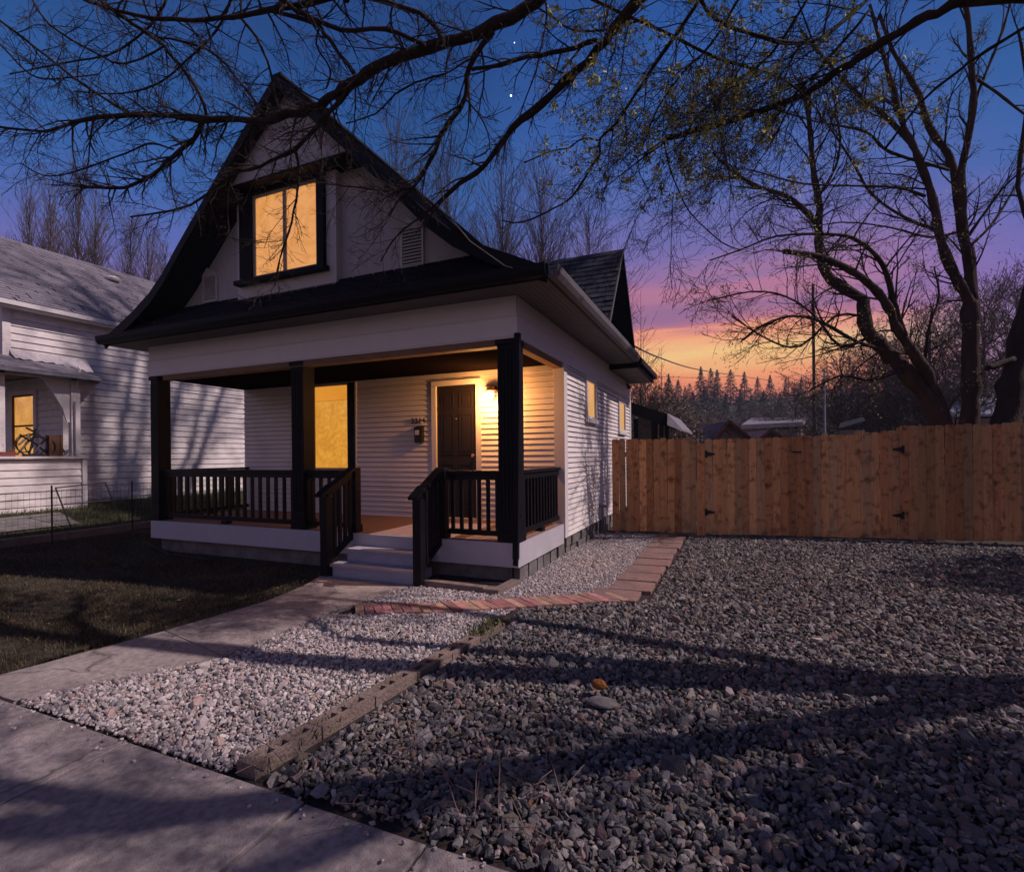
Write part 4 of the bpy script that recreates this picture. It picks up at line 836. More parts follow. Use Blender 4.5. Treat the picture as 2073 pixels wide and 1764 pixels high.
LA.append(off([(4.9, -2.3, 4.7), (3.4, -2.5, 5.7), (1.5, -2.9, 6.4), (-1.0, -3.4, 6.9)], [.07, .055, .04, .015]))
LA.append(off([(5.6, -1.7, 4.2), (5.2, -3.4, 5.2), (4.4, -5.0, 6.0), (3.0, -6.5, 6.6)], [.07, .05, .04, .015]))
LA.append(off([(6.4, -.38, 2.9), (6.8, .2, 4.6), (6.3, .9, 6.3), (5.5, 1.2, 8.0)], [.12, .09, .06, .02]))
S1 = [dict(n=9, ref=.6, ratio=(.3, .65), ang=(.4, 1.1), trop=-.12, wig=.10, seg=7, sides=4, rmin=.0028, curl=.5), dict(n=4, ref=.25, ratio=(.3, .6), ang=(.4, 1.2), trop=.05, wig=.18, seg=4, sides=3, rmin=.0018, curl=.5), dict(n=0, ref=1, ratio=(.3, .5), ang=(.5, 1), trop=0, wig=.2, seg=2, sides=3, rmin=.0014, tips=.25)]
main = [([(620, -10), (650, 40), (640, 90), (668, 140), (660, 180)], 4.6, 4.5, 6, 4, 9, .4), ([(800, -10), (790, 50), (815, 100)], 4.5, 4.4, 5, 5, 9, .5), ([(900, 150), (860, 160), (800, 190), (760, 230), (700, 250)], 4.5, 4.9, 5, 3, 12, .4), ([(941, 200), (980, 250), (990, 300), (960, 320)], 4.5, 4.8, 4, 3, 9, .35), ([(340, -10), (300, 60), (220, 110), (120, 130), (20, 150)], 4.7, 5.1, 6, 3, 10, .5), ([(60, -10), (100, 50), (180, 100), (250, 130), (330, 95)], 4.8, 4.8, 5, 4, 9, .45), ([(470, -10), (440, 60), (380, 120), (320, 170), (240, 190), (150, 185)], 4.7, 5.1, 6, 3, 10, .45), ([(0, 90), (60, 150), (110, 160), (200, 150)], 4.9, 5, 4, 3, 9, .4), ([(1092, 0), (1004, 46), (934, 77), (839, 102), (741, 148), (700, 172)], 4.3, 4.5, 30, 22, 9, .5), ([(700, 172), (668, 197), (625, 218), (562, 239), (520, 246), (404, 239), (344, 234), (267, 232), (169, 242), (119, 260), (63, 265), (-60, 250)], 4.5, 5.2, 22, 4, 13, .6),
 ([(997, 63), (969, 102), (948, 140), (941, 197), (899, 267), (871, 323), (839, 376), (804, 408), (783, 443)], 4.35, 4.9, 15, 6, 11, .6), ([(1292, 0), (1250, 46), (1208, 98), (1141, 169), (1074, 228), (1022, 278), (980, 334), (930, 372), (885, 411)], 4.1, 4.9, 27, 8, 7, .5),
 ([(1208, 81), (1141, 102), (1067, 116), (990, 137), (955, 141)], 4.2, 4.4, 12, 8, 8, .5), ([(1948, 0), (1871, 35), (1814, 70), (1737, 119), (1688, 151), (1625, 193), (1540, 225), (1449, 253), (1344, 281)], 3.5, 4.6, 22, 11, 10, .6),
 ([(2130, 20), (2072, 56), (1973, 119), (1948, 137), (1871, 200), (1836, 242), (1790, 302)], 3.6, 4.4, 9, 5, 6, .5), ([(1414, -10), (1450, 40), (1572, 84), (1642, 84), (1695, 53), (1775, -20)], 3.9, 4.3, 9, 9, 26, .75), ([(190, -10), (239, 28), (281, 56), (327, 91), (387, 162), (408, 200), (418, 236)], 4.6, 4.9, 10, 7, 9, .5),
 ([(-30, 20), (0, 42), (70, 95), (151, 158), (211, 200), (267, 232)], 4.7, 5.05, 5, 7, 12, .5), ([(150, -10), (197, 10), (316, 39), (422, 39), (492, 32), (562, 18), (720, -15)], 4.6, 4.5, 7, 13, 13, .5), ([(480, 30), (520, 77), (548, 148), (560, 215), (562, 240)], 4.6, 4.75, 6, 6, 8, .5),
 ([(527, 18), (632, 46), (668, 84), (717, 151)], 4.55, 4.5, 9, 10, 8, .5), ([(306, 74), (369, 84), (439, 112), (492, 176), (527, 222)], 4.8, 4.7, 5, 6, 9, .5), ([(418, 240), (394, 281), (351, 316), (309, 351), (253, 379), (162, 378)], 4.9, 5.3, 12, 6, 22, .4),
 ([(351, 302), (306, 290), (274, 302), (211, 327), (141, 351), (88, 355), (42, 330)], 5.1, 5.3, 5, 3, 9, .4), ([(722, 165), (668, 228), (632, 267), (597, 302), (527, 337), (467, 355), (387, 415), (264, 439)], 4.5, 5.4, 12, 4, 12, .5), ([(597, 303), (604, 334), (603, 387), (590, 450), (566, 527), (558, 570)], 4.85, 5.2, 8, 3, 10, .45),
 ([(1099, -10), (1106, 32), (1085, 140), (1060, 210), (1040, 270)], 4.2, 4.5, 5, 3, 6, .4), ([(1416, 0), (1356, 88), (1299, 169), (1250, 246), (1215, 281), (1212, 316), (1190, 348), (1159, 397), (1120, 422), (1057, 450), (1015, 446)], 4.1, 4.8, 9, 3, 5, .35),
 ([(1215, 285), (1180, 280), (1150, 300), (1120, 305), (1060, 330)], 4.5, 4.7, 4, 3, 9, .2), ([(1344, 285), (1352, 330), (1366, 368), (1396, 430), (1460, 490), (1502, 506)], 4.6, 5.0, 4, 2.5, 1, .2), ([(1050, -10), (1110, 30), (1160, 60), (1220, 62), (1300, 40)], 4.2, 4.1, 4, 5, 12, .4),
 ([(560, -10), (600, 20), (690, 60), (780, 60), (860, 92)], 4.5, 4.35, 10, 10, 8, .45), ([(700, -15), (800, 12), (870, 42), (900, 88)], 4.5, 4.35, 12, 10, 7, .4), ([(1180, -10), (1330, 60), (1460, 120), (1560, 150), (1640, 200)], 4.0, 4.5, 9, 5, 24, .8), ([(1500, -10), (1440, 90), (1380, 150), (1330, 220), (1300, 300)], 4.0, 4.6, 7, 3, 22, .75),
 ([(1640, -10), (1560, 110), (1470, 180), (1400, 250), (1370, 330)], 4.0, 4.7, 7, 3, 20, .8), ([(1760, 20), (1660, 140), (1600, 200), (1540, 280), (1500, 330)], 3.9, 4.6, 7, 3, 16, .8), ([(840, 378), (780, 386), (730, 380), (650, 372)], 4.85, 5.1, 6, 3, 18, .45), ([(885, 411), (850, 440), (800, 480), (770, 530)], 4.9, 5.2, 6, 2.5, 14, .4)]
cr_ = MB()
for pts, d0, d1, w0, w1, per, L0 in main:
    P, R = limbD(pts, d0, d1, w0, w1, tk, 7, 3, .12); rt = pts[len(pts)//2][0] > 1350; along(cr_, P, R, per*(.38 if rt else 1.1), (L0*(.8 if rt else .45), L0*(1.7 if rt else 1.35)), (.4, 1.2), S1, bias=(-CR*.9-CU*.55) if rt else (-CR*.5-CU*.1), bw=1.6 if rt else .8)
for P, R in LA[:3]: along(cr_, P, R, 13, (.5, 1.4), (.5, 1.2), S1[:2]+[dict(S1[2], tips=0)])
tk.build('trunk', 'bark', T1, smooth=True); cr_.build('crown', 'twig', T1)
def buds(name, pts, n, size, spread, cols, parent, m='bud'):
    pts = np.array([tuple(p) for p in pts]); c = pts[RNG.integers(0, len(pts), n)]+RNG.normal(0, spread, (n, 3)); a = RNG.normal(size=(n, 3)); b_ = RNG.normal(size=(n, 3)); a /= np.linalg.norm(a, axis=1)[:, None]; b_ /= np.linalg.norm(b_, axis=1)[:, None]
    s = size*RNG.uniform(.5, 1.4, (n, 1)); Vv = np.stack([c, c+a*s, c+b_*s*.6+a*s*.5], 1).reshape(-1, 3); F = np.arange(3*n).reshape(n, 3)
    C = np.array(cols)[RNG.integers(0, len(cols), n)]*RNG.uniform(.6, 1.4, (n, 1)); T = np.concatenate([np.repeat(C[:, None], 3, 1), np.ones((n, 3, 1))], -1).reshape(-1, 4)
    return npmesh(name, Vv, F, m, T, parent)
def pixx(p):
    v = p-CAM; f = v.dot(CF); return (1036+FPX*v.dot(CR)/f, CY-FPX*v.dot(CU)/f) if f > .1 else (-9999, 0)
BC = [(.42, .42, .12), (.52, .45, .15), (.32, .36, .10)]
TP = [p for p in TIPS if pixx(p)[0] > 1100 and pixx(p)[1] < 420]; TP2 = TP[::5]
if TP2: buds('leaf_buds', TP2, 9000, .034, .030, BC, T1)
TIPS.clear()
# ---- multi-stemmed tree beyond the fence on the right
S2 = [dict(n=9, ref=1.6, ratio=(.3, .6), ang=(.35, .9), trop=.12, wig=.10, seg=7, sides=4, rmin=.005, curl=.55), dict(n=7, ref=.7, ratio=(.3, .6), ang=(.35, .9), trop=.1, wig=.14, seg=4, sides=3, rmin=.0032, curl=.5), dict(n=0, ref=1, ratio=(.3, .5), ang=(.5, 1), trop=.1, wig=.16, seg=3, sides=3, rmin=.0026, tips=.3)]
def traced_tree(name, base, label, limbs, S, per, L0, up=.1, m='bark2', bud=0, k=.8):
    limbs = [(p_, a_*k, b_*k, w_, v_, m_) for p_, a_, b_, w_, v_, m_ in limbs]; L0 = (L0[0]*k, L0[1]*k); S = [dict(q_, ref=q_['ref']*k, rmin=q_['rmin']*.85) for q_ in S]
    T = thing(name, base, label, 'tree'); a = MB(); c = MB()
    for pts, d0, d1, w0, w1, pm in limbs:
        P, R = limbD(pts, d0, d1, w0, w1, a, 8, 3, .035); along(c, P, R, per*pm, L0, (.4, 1.1), S, up=up, rr=.6)
    a.build('trunk', m, T, smooth=True); c.build('crown', 'twig', T)
    if bud: 
        tp = TIPS[::3]; buds('leaf_buds', tp, bud, .035, .06, BC, T)
    TIPS.clear(); return T
p = at(1964, 930, 8.8)
traced_tree('maple_tree', (p.x, p.y, G), 'tall forked bare tree with a straight pale trunk, rising just behind the fence at right', [
 ([(1960, 960), (1961, 857), (1964, 785), (1965, 702), (1964, 650), (1966, 610)], 11, 11, 40, 34, 0), ([(1966, 612), (1962, 527), (1946, 467), (1934, 369), (1920, 316), (1881, 260), (1860, 193), (1835, 148), (1804, 98), (1780, 30)], 11, 11.6, 26, 7, 1),
 ([(1966, 615), (1958, 520), (1948, 467), (1944, 369), (1955, 299), (1969, 211), (1966, 134), (1958, 35), (1950, -40)], 11, 10.7, 24, 9, 1), ([(1970, 640), (1958, 600), (1934, 562), (1906, 492), (1888, 404), (1864, 334), (1846, 292), (1825, 246), (1800, 158), (1786, 105), (1760, 10)], 11, 10.8, 26, 7, 1),
 ([(1846, 292), (1783, 228), (1730, 186), (1677, 130), (1620, 60)], 10.9, 11.4, 13, 5, 1.2), ([(1899, 467), (1836, 443), (1765, 394), (1730, 337), (1709, 302), (1670, 246), (1632, 197)], 11, 11.8, 8, 3, 1.3), ([(1871, 397), (1818, 380), (1730, 376), (1625, 372), (1519, 344)], 11, 10.4, 7, 3, 1.3),
 ([(1920, 344), (1836, 320), (1790, 302), (1758, 271), (1713, 257), (1649, 246), (1554, 218)], 11.2, 10.6, 8, 3, 1.3), ([(1958, 480), (2000, 420), (2040, 370), (2100, 320)], 11, 10.6, 7, 3, 1.3), ([(1960, 500), (2010, 450), (2072, 350), (2110, 300)], 11, 11.8, 7, 3, 1.2), ([(1948, 467), (1880, 480), (1800, 460), (1700, 450), (1600, 470)], 11, 11.4, 6, 2, 1.3),
 ([(1965, 230), (1990, 160), (2030, 60), (2050, -20)], 10.8, 10.9, 8, 4, 1), ([(1975, 160), (2020, 190), (2072, 230), (2120, 250)], 10.8, 10.5, 7, 4, 1)], S2, 3.2, (.5, 1.6), bud=5000)
mt_ = bpy.data.objects['maple_tree']; a = MB(); c = MB()
for e_ in ((4.6, 9.5, 24), (6.4, 8.2, 26), (5.2, 7.0, 23), (7.6, 9.0, 26), (3.6, 8.0, 22), (6.8, 10.8, 25), (5.5, 11.5, 24), (4.0, 6.4, 20)):
    q0 = at(1955, -30, 8.65); q1 = V(e_); m1 = q0.lerp(q1, .35)+V((random.uniform(-.5, .9), random.uniform(-.3, .6), .3)); m2 = q0.lerp(q1, .7)+V((random.uniform(-.5, .5), random.uniform(-.3, .6), 0)); P, R = smooth_path([q0, m1, m2, q1], [.15, .12, .085, .04], 4); a.tube(P, R, 7)
    along(c, P, R, 1.1, (1.2, 3.2), (.4, 1.0), [dict(S2[0], rmin=.018), dict(S2[1], rmin=.012), dict(S2[2], rmin=.006, n=0)][:2]+[dict(S2[2], rmin=.006, tips=0)], up=.3, rr=1)
a.build('upper_limbs', 'bark2', mt_, smooth=True); c.build('upper_crown', 'twig', mt_); TIPS.clear()
p = at(1905, 930, 8.4)
traced_tree('leaning_tree', (p.x, p.y, G), 'leaning brown multi-stem tree arching left from behind the cedar gate', [
 ([(1910, 940), (1900, 859), (1873, 802), (1829, 749), (1790, 708), (1763, 680), (1749, 650), (1748, 604)], 10.5, 10.8, 42, 26, 0), ([(1748, 606), (1695, 576), (1663, 538), (1656, 467), (1658, 422), (1649, 365), (1642, 299), (1635, 228), (1618, 158)], 10.8, 11.5, 24, 8, 1.2),
 ([(1930, 930), (1908, 840), (1884, 774), (1851, 716), (1815, 664), (1797, 620), (1765, 580), (1723, 548), (1660, 520), (1586, 509)], 10.7, 9.8, 30, 11, 1), ([(1830, 680), (1811, 620), (1793, 552), (1765, 509), (1723, 481), (1670, 474), (1572, 478), (1498, 506), (1435, 527)], 10.3, 9.8, 14, 3, 1.3),
 ([(1653, 453), (1600, 401), (1540, 380), (1484, 348), (1442, 309)], 10.9, 10.4, 12, 4, 1.6), ([(1655, 400), (1690, 340), (1700, 280), (1690, 200), (1720, 130)], 11, 11.2, 7, 3, 1.2), ([(1790, 708), (1730, 690), (1660, 650), (1600, 640), (1540, 660), (1500, 690)], 10.6, 10.2, 10, 4, 1.5),
 ([(1763, 680), (1700, 700), (1650, 640), (1590, 600), (1520, 590), (1430, 610)], 10.8, 10.2, 8, 3, 1.5), ([(1748, 640), (1690, 640), (1620, 700), (1560, 690), (1480, 640)], 10.8, 10.6, 7, 3, 1.5), ([(1829, 749), (1760, 770), (1700, 760), (1640, 790)], 10.5, 10.2, 8, 4, 1.3), ([(1870, 740), (1880, 660), (1900, 600), (1890, 540)], 10.6, 11, 8, 3, 1.3)], S2, 5.2, (.45, 1.4), bud=5000)
p = at(2040, 930, 8.2)
traced_tree('stout_tree', (p.x, p.y, G), 'stout dark trunk with a sawn-off limb at the right edge of the photo', [
 ([(2028, 940), (2038, 854), (2046, 800), (2055, 745), (2075, 660), (2100, 560), (2120, 460)], 9, 9.2, 62, 42, .1), ([(2050, 726), (2020, 738), (1997, 746)], 9, 8.9, 18, 12, 0), ([(2110, 520), (2060, 380), (2080, 200), (2060, 60)], 9.2, 9.6, 12, 5, 1)], S2, 1.3, (.5, 1.2), k=.91, m='bark')
# ---- procedurally grown bare trees
SU = [dict(n=10, ref=1, ratio=(.30, .55), ang=(.25, .55), trop=.25, wig=.07, seg=6, sides=4, rmin=.010, curl=.15, t0=.2), dict(n=5, ref=1, ratio=(.35, .6), ang=(.25, .6), trop=.2, wig=.09, seg=4, sides=3, rmin=.007), dict(n=0, ref=1, ratio=(.4, .6), ang=(.3, .6), trop=.15, wig=.1, seg=3, sides=3, rmin=.006, tips=.4)]
def upright_tree(name, base, H, label, m='twig_far', nb_=26, a0=(.15, .45), Lr=(.35, .6), t0=.15, group=None, S=SU, rm=1, tr=.018, cat='tree', bud=0):
    T = thing(name, base, label, cat, group); a = MB(); c = MB(); b0 = V(base); P = [b0-V((0, 0, .3))]; R = [H*tr*1.2]
    for i in range(8): P.append(P[-1]+V((random.gauss(0, .02), random.gauss(0, .02), 1))*(H+.3)/8); R.append(H*tr*(1-(i+1)/8.4))
    a.tube(P, R, 6); S = [dict(s, rmin=s['rmin']*rm) for s in S]
    for k in range(nb_):
        t = random.uniform(t0, .97); f = t*8; i = min(7, int(f)); q = P[i].lerp(P[i+1], f-i); az_ = random.uniform(0, 6.28); x = random.uniform(*a0); d = V((math.cos(az_)*math.sin(x), math.sin(az_)*math.sin(x), math.cos(x))); grow(c, q, d, H*random.uniform(*Lr)*(1.05-.75*t), R[i]*.5, 0, [dict(S[0], ref=H*.4)]+[dict(S[1], ref=H*.17)]+S[2:])
    a.build('trunk', 'bark', T); c.build('crown', m, T)
    if bud and TIPS: buds('leaf_buds', TIPS, bud, .10, .25, [(.24, .17, .13), (.18, .19, .09), (.30, .20, .16)], T)
    TIPS.clear(); return T
PL = ['leftmost poplar beyond the neighbour roof', 'poplar with two tall tips beyond the neighbour roof', 'tallest poplar, above the round roof vent', 'poplar right of the tallest one, beyond the grey roof', 'narrow poplar in the middle gap beyond the grey roof', 'poplar close to the dark rake of the main house', 'lowest poplar tip, beside the dark rake of the main house']
for i, (x, y) in enumerate([(62, 392), (100, 372), (150, 355), (196, 395), (262, 448), (300, 470), (335, 512)]):
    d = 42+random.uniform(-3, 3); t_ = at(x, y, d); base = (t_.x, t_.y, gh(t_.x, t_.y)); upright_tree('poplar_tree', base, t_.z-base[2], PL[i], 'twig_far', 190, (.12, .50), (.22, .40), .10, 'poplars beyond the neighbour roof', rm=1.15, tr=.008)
BL = ['bare tree behind the steep right roof slope, nearest the gable', 'upswept bare tree above the middle of the right roof slope', 'bare tree with the highest twigs behind the right roof slope', 'bare tree behind the roof corner, left of the cross gable', 'lowest bare tree, just left of the cross gable ridge']
for i, (x, y, d) in enumerate([(800, 262, 20), (900, 320, 22), (1010, 345, 21), (1095, 345, 23), (1195, 440, 21)]):
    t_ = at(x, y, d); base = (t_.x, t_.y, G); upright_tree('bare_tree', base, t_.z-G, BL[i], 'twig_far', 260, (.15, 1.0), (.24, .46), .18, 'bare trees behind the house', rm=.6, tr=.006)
RL = ['thin bare sapling right of the cross gable', 'low spreading bare tree at the right end of the house', 'bare pole-like sapling against the orange sky']
for i, (x, y, d, a0, n_) in enumerate([(1296, 585, 15, (.5, 1.2), 9), (1306, 660, 19, (.6, 1.3), 14), (1336, 690, 30, (.5, 1.0), 16)]):
    t_ = at(x, y, d); base = (t_.x, t_.y, gh(t_.x, t_.y)); upright_tree('bare_sapling', base, t_.z-base[2], RL[i], 'twig', n_, a0, (.10, .22), .45, 'bare saplings beside the house', rm=.6, tr=.006)
# budding shrubs beyond the fence
SB = [dict(SU[0], n=8, wig=.12, ang=(.3, .8), rmin=.012, trop=.1), dict(SU[1], n=5, rmin=.009, wig=.14), dict(SU[2], rmin=.008, tips=.8)]
SL = ['budding shrub touching the rear corner of the house', 'brown budding shrub behind the dark patio roof', 'wide budding shrub right of the dark patio roof', 'budding shrub left of the pointed gable house', 'budding shrub behind the pointed gable house', 'budding tree behind the thin metal pole', 'dense twiggy tree left of the leaning trunks', 'dense twiggy tree behind the leaning trunks', 'dense budding tree between the forked tree and the leaning tree', 'dense budding tree behind the stout trunk at the right edge', 'tall budding tree rising at the far right edge']
for i, (x, y, d) in enumerate([(1300, 778, 24), (1345, 812, 26), (1395, 828, 40), (1445, 838, 50), (1530, 826, 56), (1610, 785, 40), (1700, 735, 30), (1790, 690, 28), (1880, 640, 26), (1990, 600, 24), (2062, 575, 27)]):
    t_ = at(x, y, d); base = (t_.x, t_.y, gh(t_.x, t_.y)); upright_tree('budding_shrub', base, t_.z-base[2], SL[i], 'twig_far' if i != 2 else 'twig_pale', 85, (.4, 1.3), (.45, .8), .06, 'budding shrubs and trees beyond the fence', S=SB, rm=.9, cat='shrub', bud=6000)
# conifers on the ridge
def conifer(base, H, label, W=.2):
    W *= random.uniform(.7, 1.15); p1_, p2_ = random.uniform(.6, 1.1), random.uniform(38, 70)
    T = thing('conifer_tree', base, label, 'conifer', 'conifers on the far ridge'); MB().tube([base, (base[0], base[1], base[2]+H)], [H*.016, H*.002], 5).build('trunk', 'bark', T)
    n = 1500; t = RNG.random(n)**.8; a = RNG.uniform(0, 6.283, n); r = (1-t)**p1_*H*W*RNG.uniform(.25, 1.08, n)*(1+.25*np.sin(t*p2_+RNG.random()*6))*(1+.25*np.sin(a*2+t*9+RNG.random()*6))
    c = np.stack([base[0]+r*np.cos(a), base[1]+r*np.sin(a), base[2]+H*(.06+.94*t)-r*.25], 1); o_ = np.stack([np.cos(a), np.sin(a), -.35*np.ones(n)], 1); s = H*.030*RNG.uniform(.6, 1.5, (n, 1))*(.55+.9*(1-t))[:, None]; sd_ = np.stack([-np.sin(a), np.cos(a), RNG.normal(0, .5, n)], 1)
    Vv = np.stack([c-o_*s, c+sd_*s*.55, c+o_*s*1.3], 1).reshape(-1, 3); C = np.array([(.035, .055, .050), (.055, .075, .055), (.022, .036, .038)])[RNG.integers(0, 3, n)]; Tt = np.concatenate([np.repeat(C[:, None], 3, 1), np.ones((n, 3, 1))], -1).reshape(-1, 4); npmesh('crown', Vv, np.arange(3*n).reshape(n, 3), 'needle', Tt, T)
for i, (x, y, d, lb) in enumerate([(1353, 756, 150, 'leftmost pointed conifer on the far ridge'), (1372, 767, 155, 'short conifer right of the leftmost pointed one'), (1386, 782, 150, 'tiny conifer tip in the dip of the ridge'), (1395, 776, 160, 'small narrow conifer tip left of the tall cluster'), (1418, 742, 150, 'tallest conifer, left peak of the ridge cluster'), (1438, 745, 155, 'middle conifer of the tall ridge cluster'), (1451, 748, 150, 'right conifer of the tall ridge cluster'), (1478, 748, 152, 'lone full conifer right of the tall cluster'), (1506, 752, 150, 'broad bushy conifer left of the utility pole'), (1533, 762, 155, 'conifer seen through hanging twigs left of the utility pole'), (1558, 758, 150, 'conifer nearest the left side of the utility pole'), (1590, 765, 155, 'conifer behind twigs, first right of the broad group'), (1622, 762, 150, 'conifer just left of the thick utility pole'), (1665, 770, 150, 'conifer just right of the thick utility pole'), (1700, 765, 155, 'conifer behind the lowest arching limb'), (1295, 800, 160, 'conifer tip hidden by the rear eave'), (1325, 795, 150, 'low conifer between the eave and the bare sapling')]):
    t_ = at(x, y, d); g_ = gh(t_.x, t_.y); conifer((t_.x, t_.y, g_-1), max(6, t_.z-g_+1), lb, .31)
t_ = at(1555, 818, 90); conifer((t_.x-3, t_.y, gh(t_.x, t_.y)), 6, 'dark round conifer clump on the left half of the open slope', .6); t_ = at(1572, 822, 92); conifer((t_.x+1, t_.y, gh(t_.x, t_.y)), 5.5, 'dark round conifer clump on the right half of the open slope', .6)
rows = [(1362, 800, 110), (1402, 792, 118), (1425, 786, 112), (1446, 790, 120), (1468, 795, 110), (1498, 788, 118), (1520, 800, 112), (1545, 790, 120), (1578, 795, 110)]
RWL = ['dark conifer low on the slope, left end', 'dark conifer low on the slope, under the tallest tip', 'dense conifer in front of the tall cluster', 'dense conifer under the middle of the tall cluster', 'conifer in front of the lone full conifer', 'conifer in front of the broad bushy one', 'low conifer above the open slope', 'conifer above the dark round clump', 'conifer low on the slope near the utility pole']
for (x, y, d), lb in zip(rows, RWL):
    t_ = at(x, y, d); g_ = gh(t_.x, t_.y); conifer((t_.x, t_.y, g_-1), max(6, t_.z-g_+1), lb, .33)
# distant wood covering the slope
n = 2600; ang = RNG.uniform(-.9, .9, n); dist = RNG.uniform(62, 240, n); X = CAM.x+dist*np.sin(ang); Y = CAM.y+dist*np.cos(ang); k = 40
Z = np.array([gh(a, b_) for a, b_ in zip(X, Y)]); hh = RNG.uniform(1.5, 3.6, n); keep = (ang < -.05) | (dist > 118) | (np.abs(ang-.03) > .06)
X, Y, Z, hh = X[keep], Y[keep], Z[keep], hh[keep]; n = len(X)
u = RNG.normal(size=(n, k, 3)); u /= np.linalg.norm(u, axis=2)[..., None]; u *= RNG.uniform(.4, 1, (n, k, 1)); c = np.stack([X[:, None]+u[..., 0]*hh[:, None]*.45, Y[:, None]+u[..., 1]*hh[:, None]*.45, Z[:, None]+hh[:, None]*(.5+.5*u[..., 2])], -1).reshape(-1, 3); N_ = n*k
a = RNG.normal(size=(N_, 3))*[.5, .5, 1]; b_ = RNG.normal(size=(N_, 3)); s = np.repeat(hh, k)[:, None]*.12; Vv = np.stack([c, c+a*s, c+b_*s*.5], 1).reshape(-1, 3)
C = np.array([(.19, .145, .145), (.25, .18, .16), (.14, .14, .10), (.08, .11, .09), (.2, .18, .19)])[RNG.integers(0, 5, n)]; C = np.repeat(C, k, 0)*RNG.uniform(.6, 1.4, (N_, 1)); Tt = np.concatenate([np.repeat(C[:, None], 3, 1), np.ones((N_, 3, 1))], -1).reshape(-1, 4)
tag(npmesh('distant_wood', Vv, np.arange(3*N_).reshape(N_, 3), 'thick', Tt), kind='stuff')
# ---- unseen evergreens added right of the frame to cast shade over the yard
def evergreen(base, H, Rr, label, n=9000):
    T = thing('shade_evergreen', base, label, 'shrub'); MB().tube([base, (base[0], base[1], base[2]+H*.8)], [.09, .02], 6).build('trunk', 'bark', T)
    u = RNG.normal(size=(n, 3)); u /= np.linalg.norm(u, axis=1)[:, None]; u *= RNG.uniform(.35, 1, (n, 1)); c = u*[Rr, Rr, H*.5]+[base[0], base[1], base[2]+H*.53]; c += np.sin(c*3.1)*.1
    a = RNG.normal(size=(n, 3)); b_ = RNG.normal(size=(n, 3)); s = .10; Vv = np.stack([c, c+a*s, c+b_*s*.6], 1).reshape(-1, 3); Tt = np.tile([.03, .05, .03, 1], (3*n, 1)); npmesh('crown', Vv, np.arange(3*n).reshape(n, 3), 'needle', Tt, T)
evergreen((5.9, -2.15, G), 3.5, .95, 'round unseen shrub added near the sidewalk to shade the gravel')
evergreen((9.3, 3.4, G), 5.3, 1.5, 'tall unseen evergreen added to shade the right end of the fence')
evergreen((9.0, 1.5, G), 4.2, 1.1, 'unseen evergreen added nearer the street to shade the right gravel')
# ------------------------------------------------------------------ beyond the fence: roofs, poles, wires
pc = thing('patio_cover', (.3, 8.6, G), 'dark flat patio roof on black posts behind the rear corner of the house', 'patio cover')
r0 = at(1272, 812, 13); r1 = at(1350, 838, 13); b = MB(); b.prism([r0, r1, r1-V((0, 0, .30)), r0-V((0, 0, .30))], (.0, 2.6, 0)); b.build('roof', 'black', pc)
r2 = at(1380, 868, 13.4); b = MB(); b.prism([r1+V((.01, -.02, .02)), r2, r2-V((0, 0, .05)), r1-V((0, .02, .28))], (.1, 2.6, 0)); b.build('gable_end', 'shingle_n', pc)
for x in (1286, 1322, 1338, 1349):
    q = at(x, 860, 13.1); bx((q.x-.05, q.y, G), (q.x+(.10 if x == 1322 else .05), q.y+.1, r1.z-.1)).build('post', 'black', pc)
q0 = at(1288, 842, 13.6); q1 = at(1318, 846, 13.6); bx((q0.x, q0.y+.2, G), (q1.x, q0.y+.25, q0.z)).build('side_screen', 'stone', pc)
def house_far(name, x0, xp, x1, yb, yp, d, depth, wall, roofc, label, rake=True):
    a, p_, c = at(x0, yb, d), at(xp, yp, d), at(x1, yb, d); base = (p_.x, p_.y, gh(p_.x, p_.y)); T = thing(name, base, label, 'house'); bk = V((CF.x, CF.y, 0))*depth; z0 = V((0, 0, base[2]-1))
    MB().prism([V((a.x, a.y, base[2]-1)), V((c.x, c.y, base[2]-1)), c, p_, a], bk).build('wall', wall, T); e = (c-a).normalized()*(c-a).length*.07
    for s_, q in ((-1, a), (1, c)):
        lo = q+e*s_-V((0, 0, (p_.z-q.z)*.14)); th = V((0, 0, .035*d/10)); f = V((CF.x, CF.y, 0))*.5
        MB().prism([p_-f+V((0, 0, .001)), lo-f, lo-f+th, p_-f+th], bk+2*f).build('roof', roofc, T)
        if rake: MB().prism([p_-f*1.3, lo-f*1.3, lo-f*1.3+th*1.5, p_-f*1.3+th*1.5], f*.25).build('rake', 'roofred', T)
    return T
t5 = house_far('far_house', 1440, 1466, 1504, 886, 856, 27, 6, 'wallbeige', 'roofpink', 'house with a pointed gable and red rakes above the fence')
MB().beam(at(1455, 882, 26.6), at(1467, 869, 26.6), .06, .06).beam(at(1467, 869, 26.6), at(1479, 882, 26.6), .06, .06).build('gable_window', 'roofred', t5)
house_far('far_house', 1530, 1548, 1574, 890, 874, 29, 6, 'wallbeige', 'roofpink', 'small red edged gable peeking above the fence')
house_far('far_house', 1360, 1385, 1440, 890, 864, 29, 6, 'wallbeige', 'roofpink', 'low pinkish roof left of the pointed gable', False)
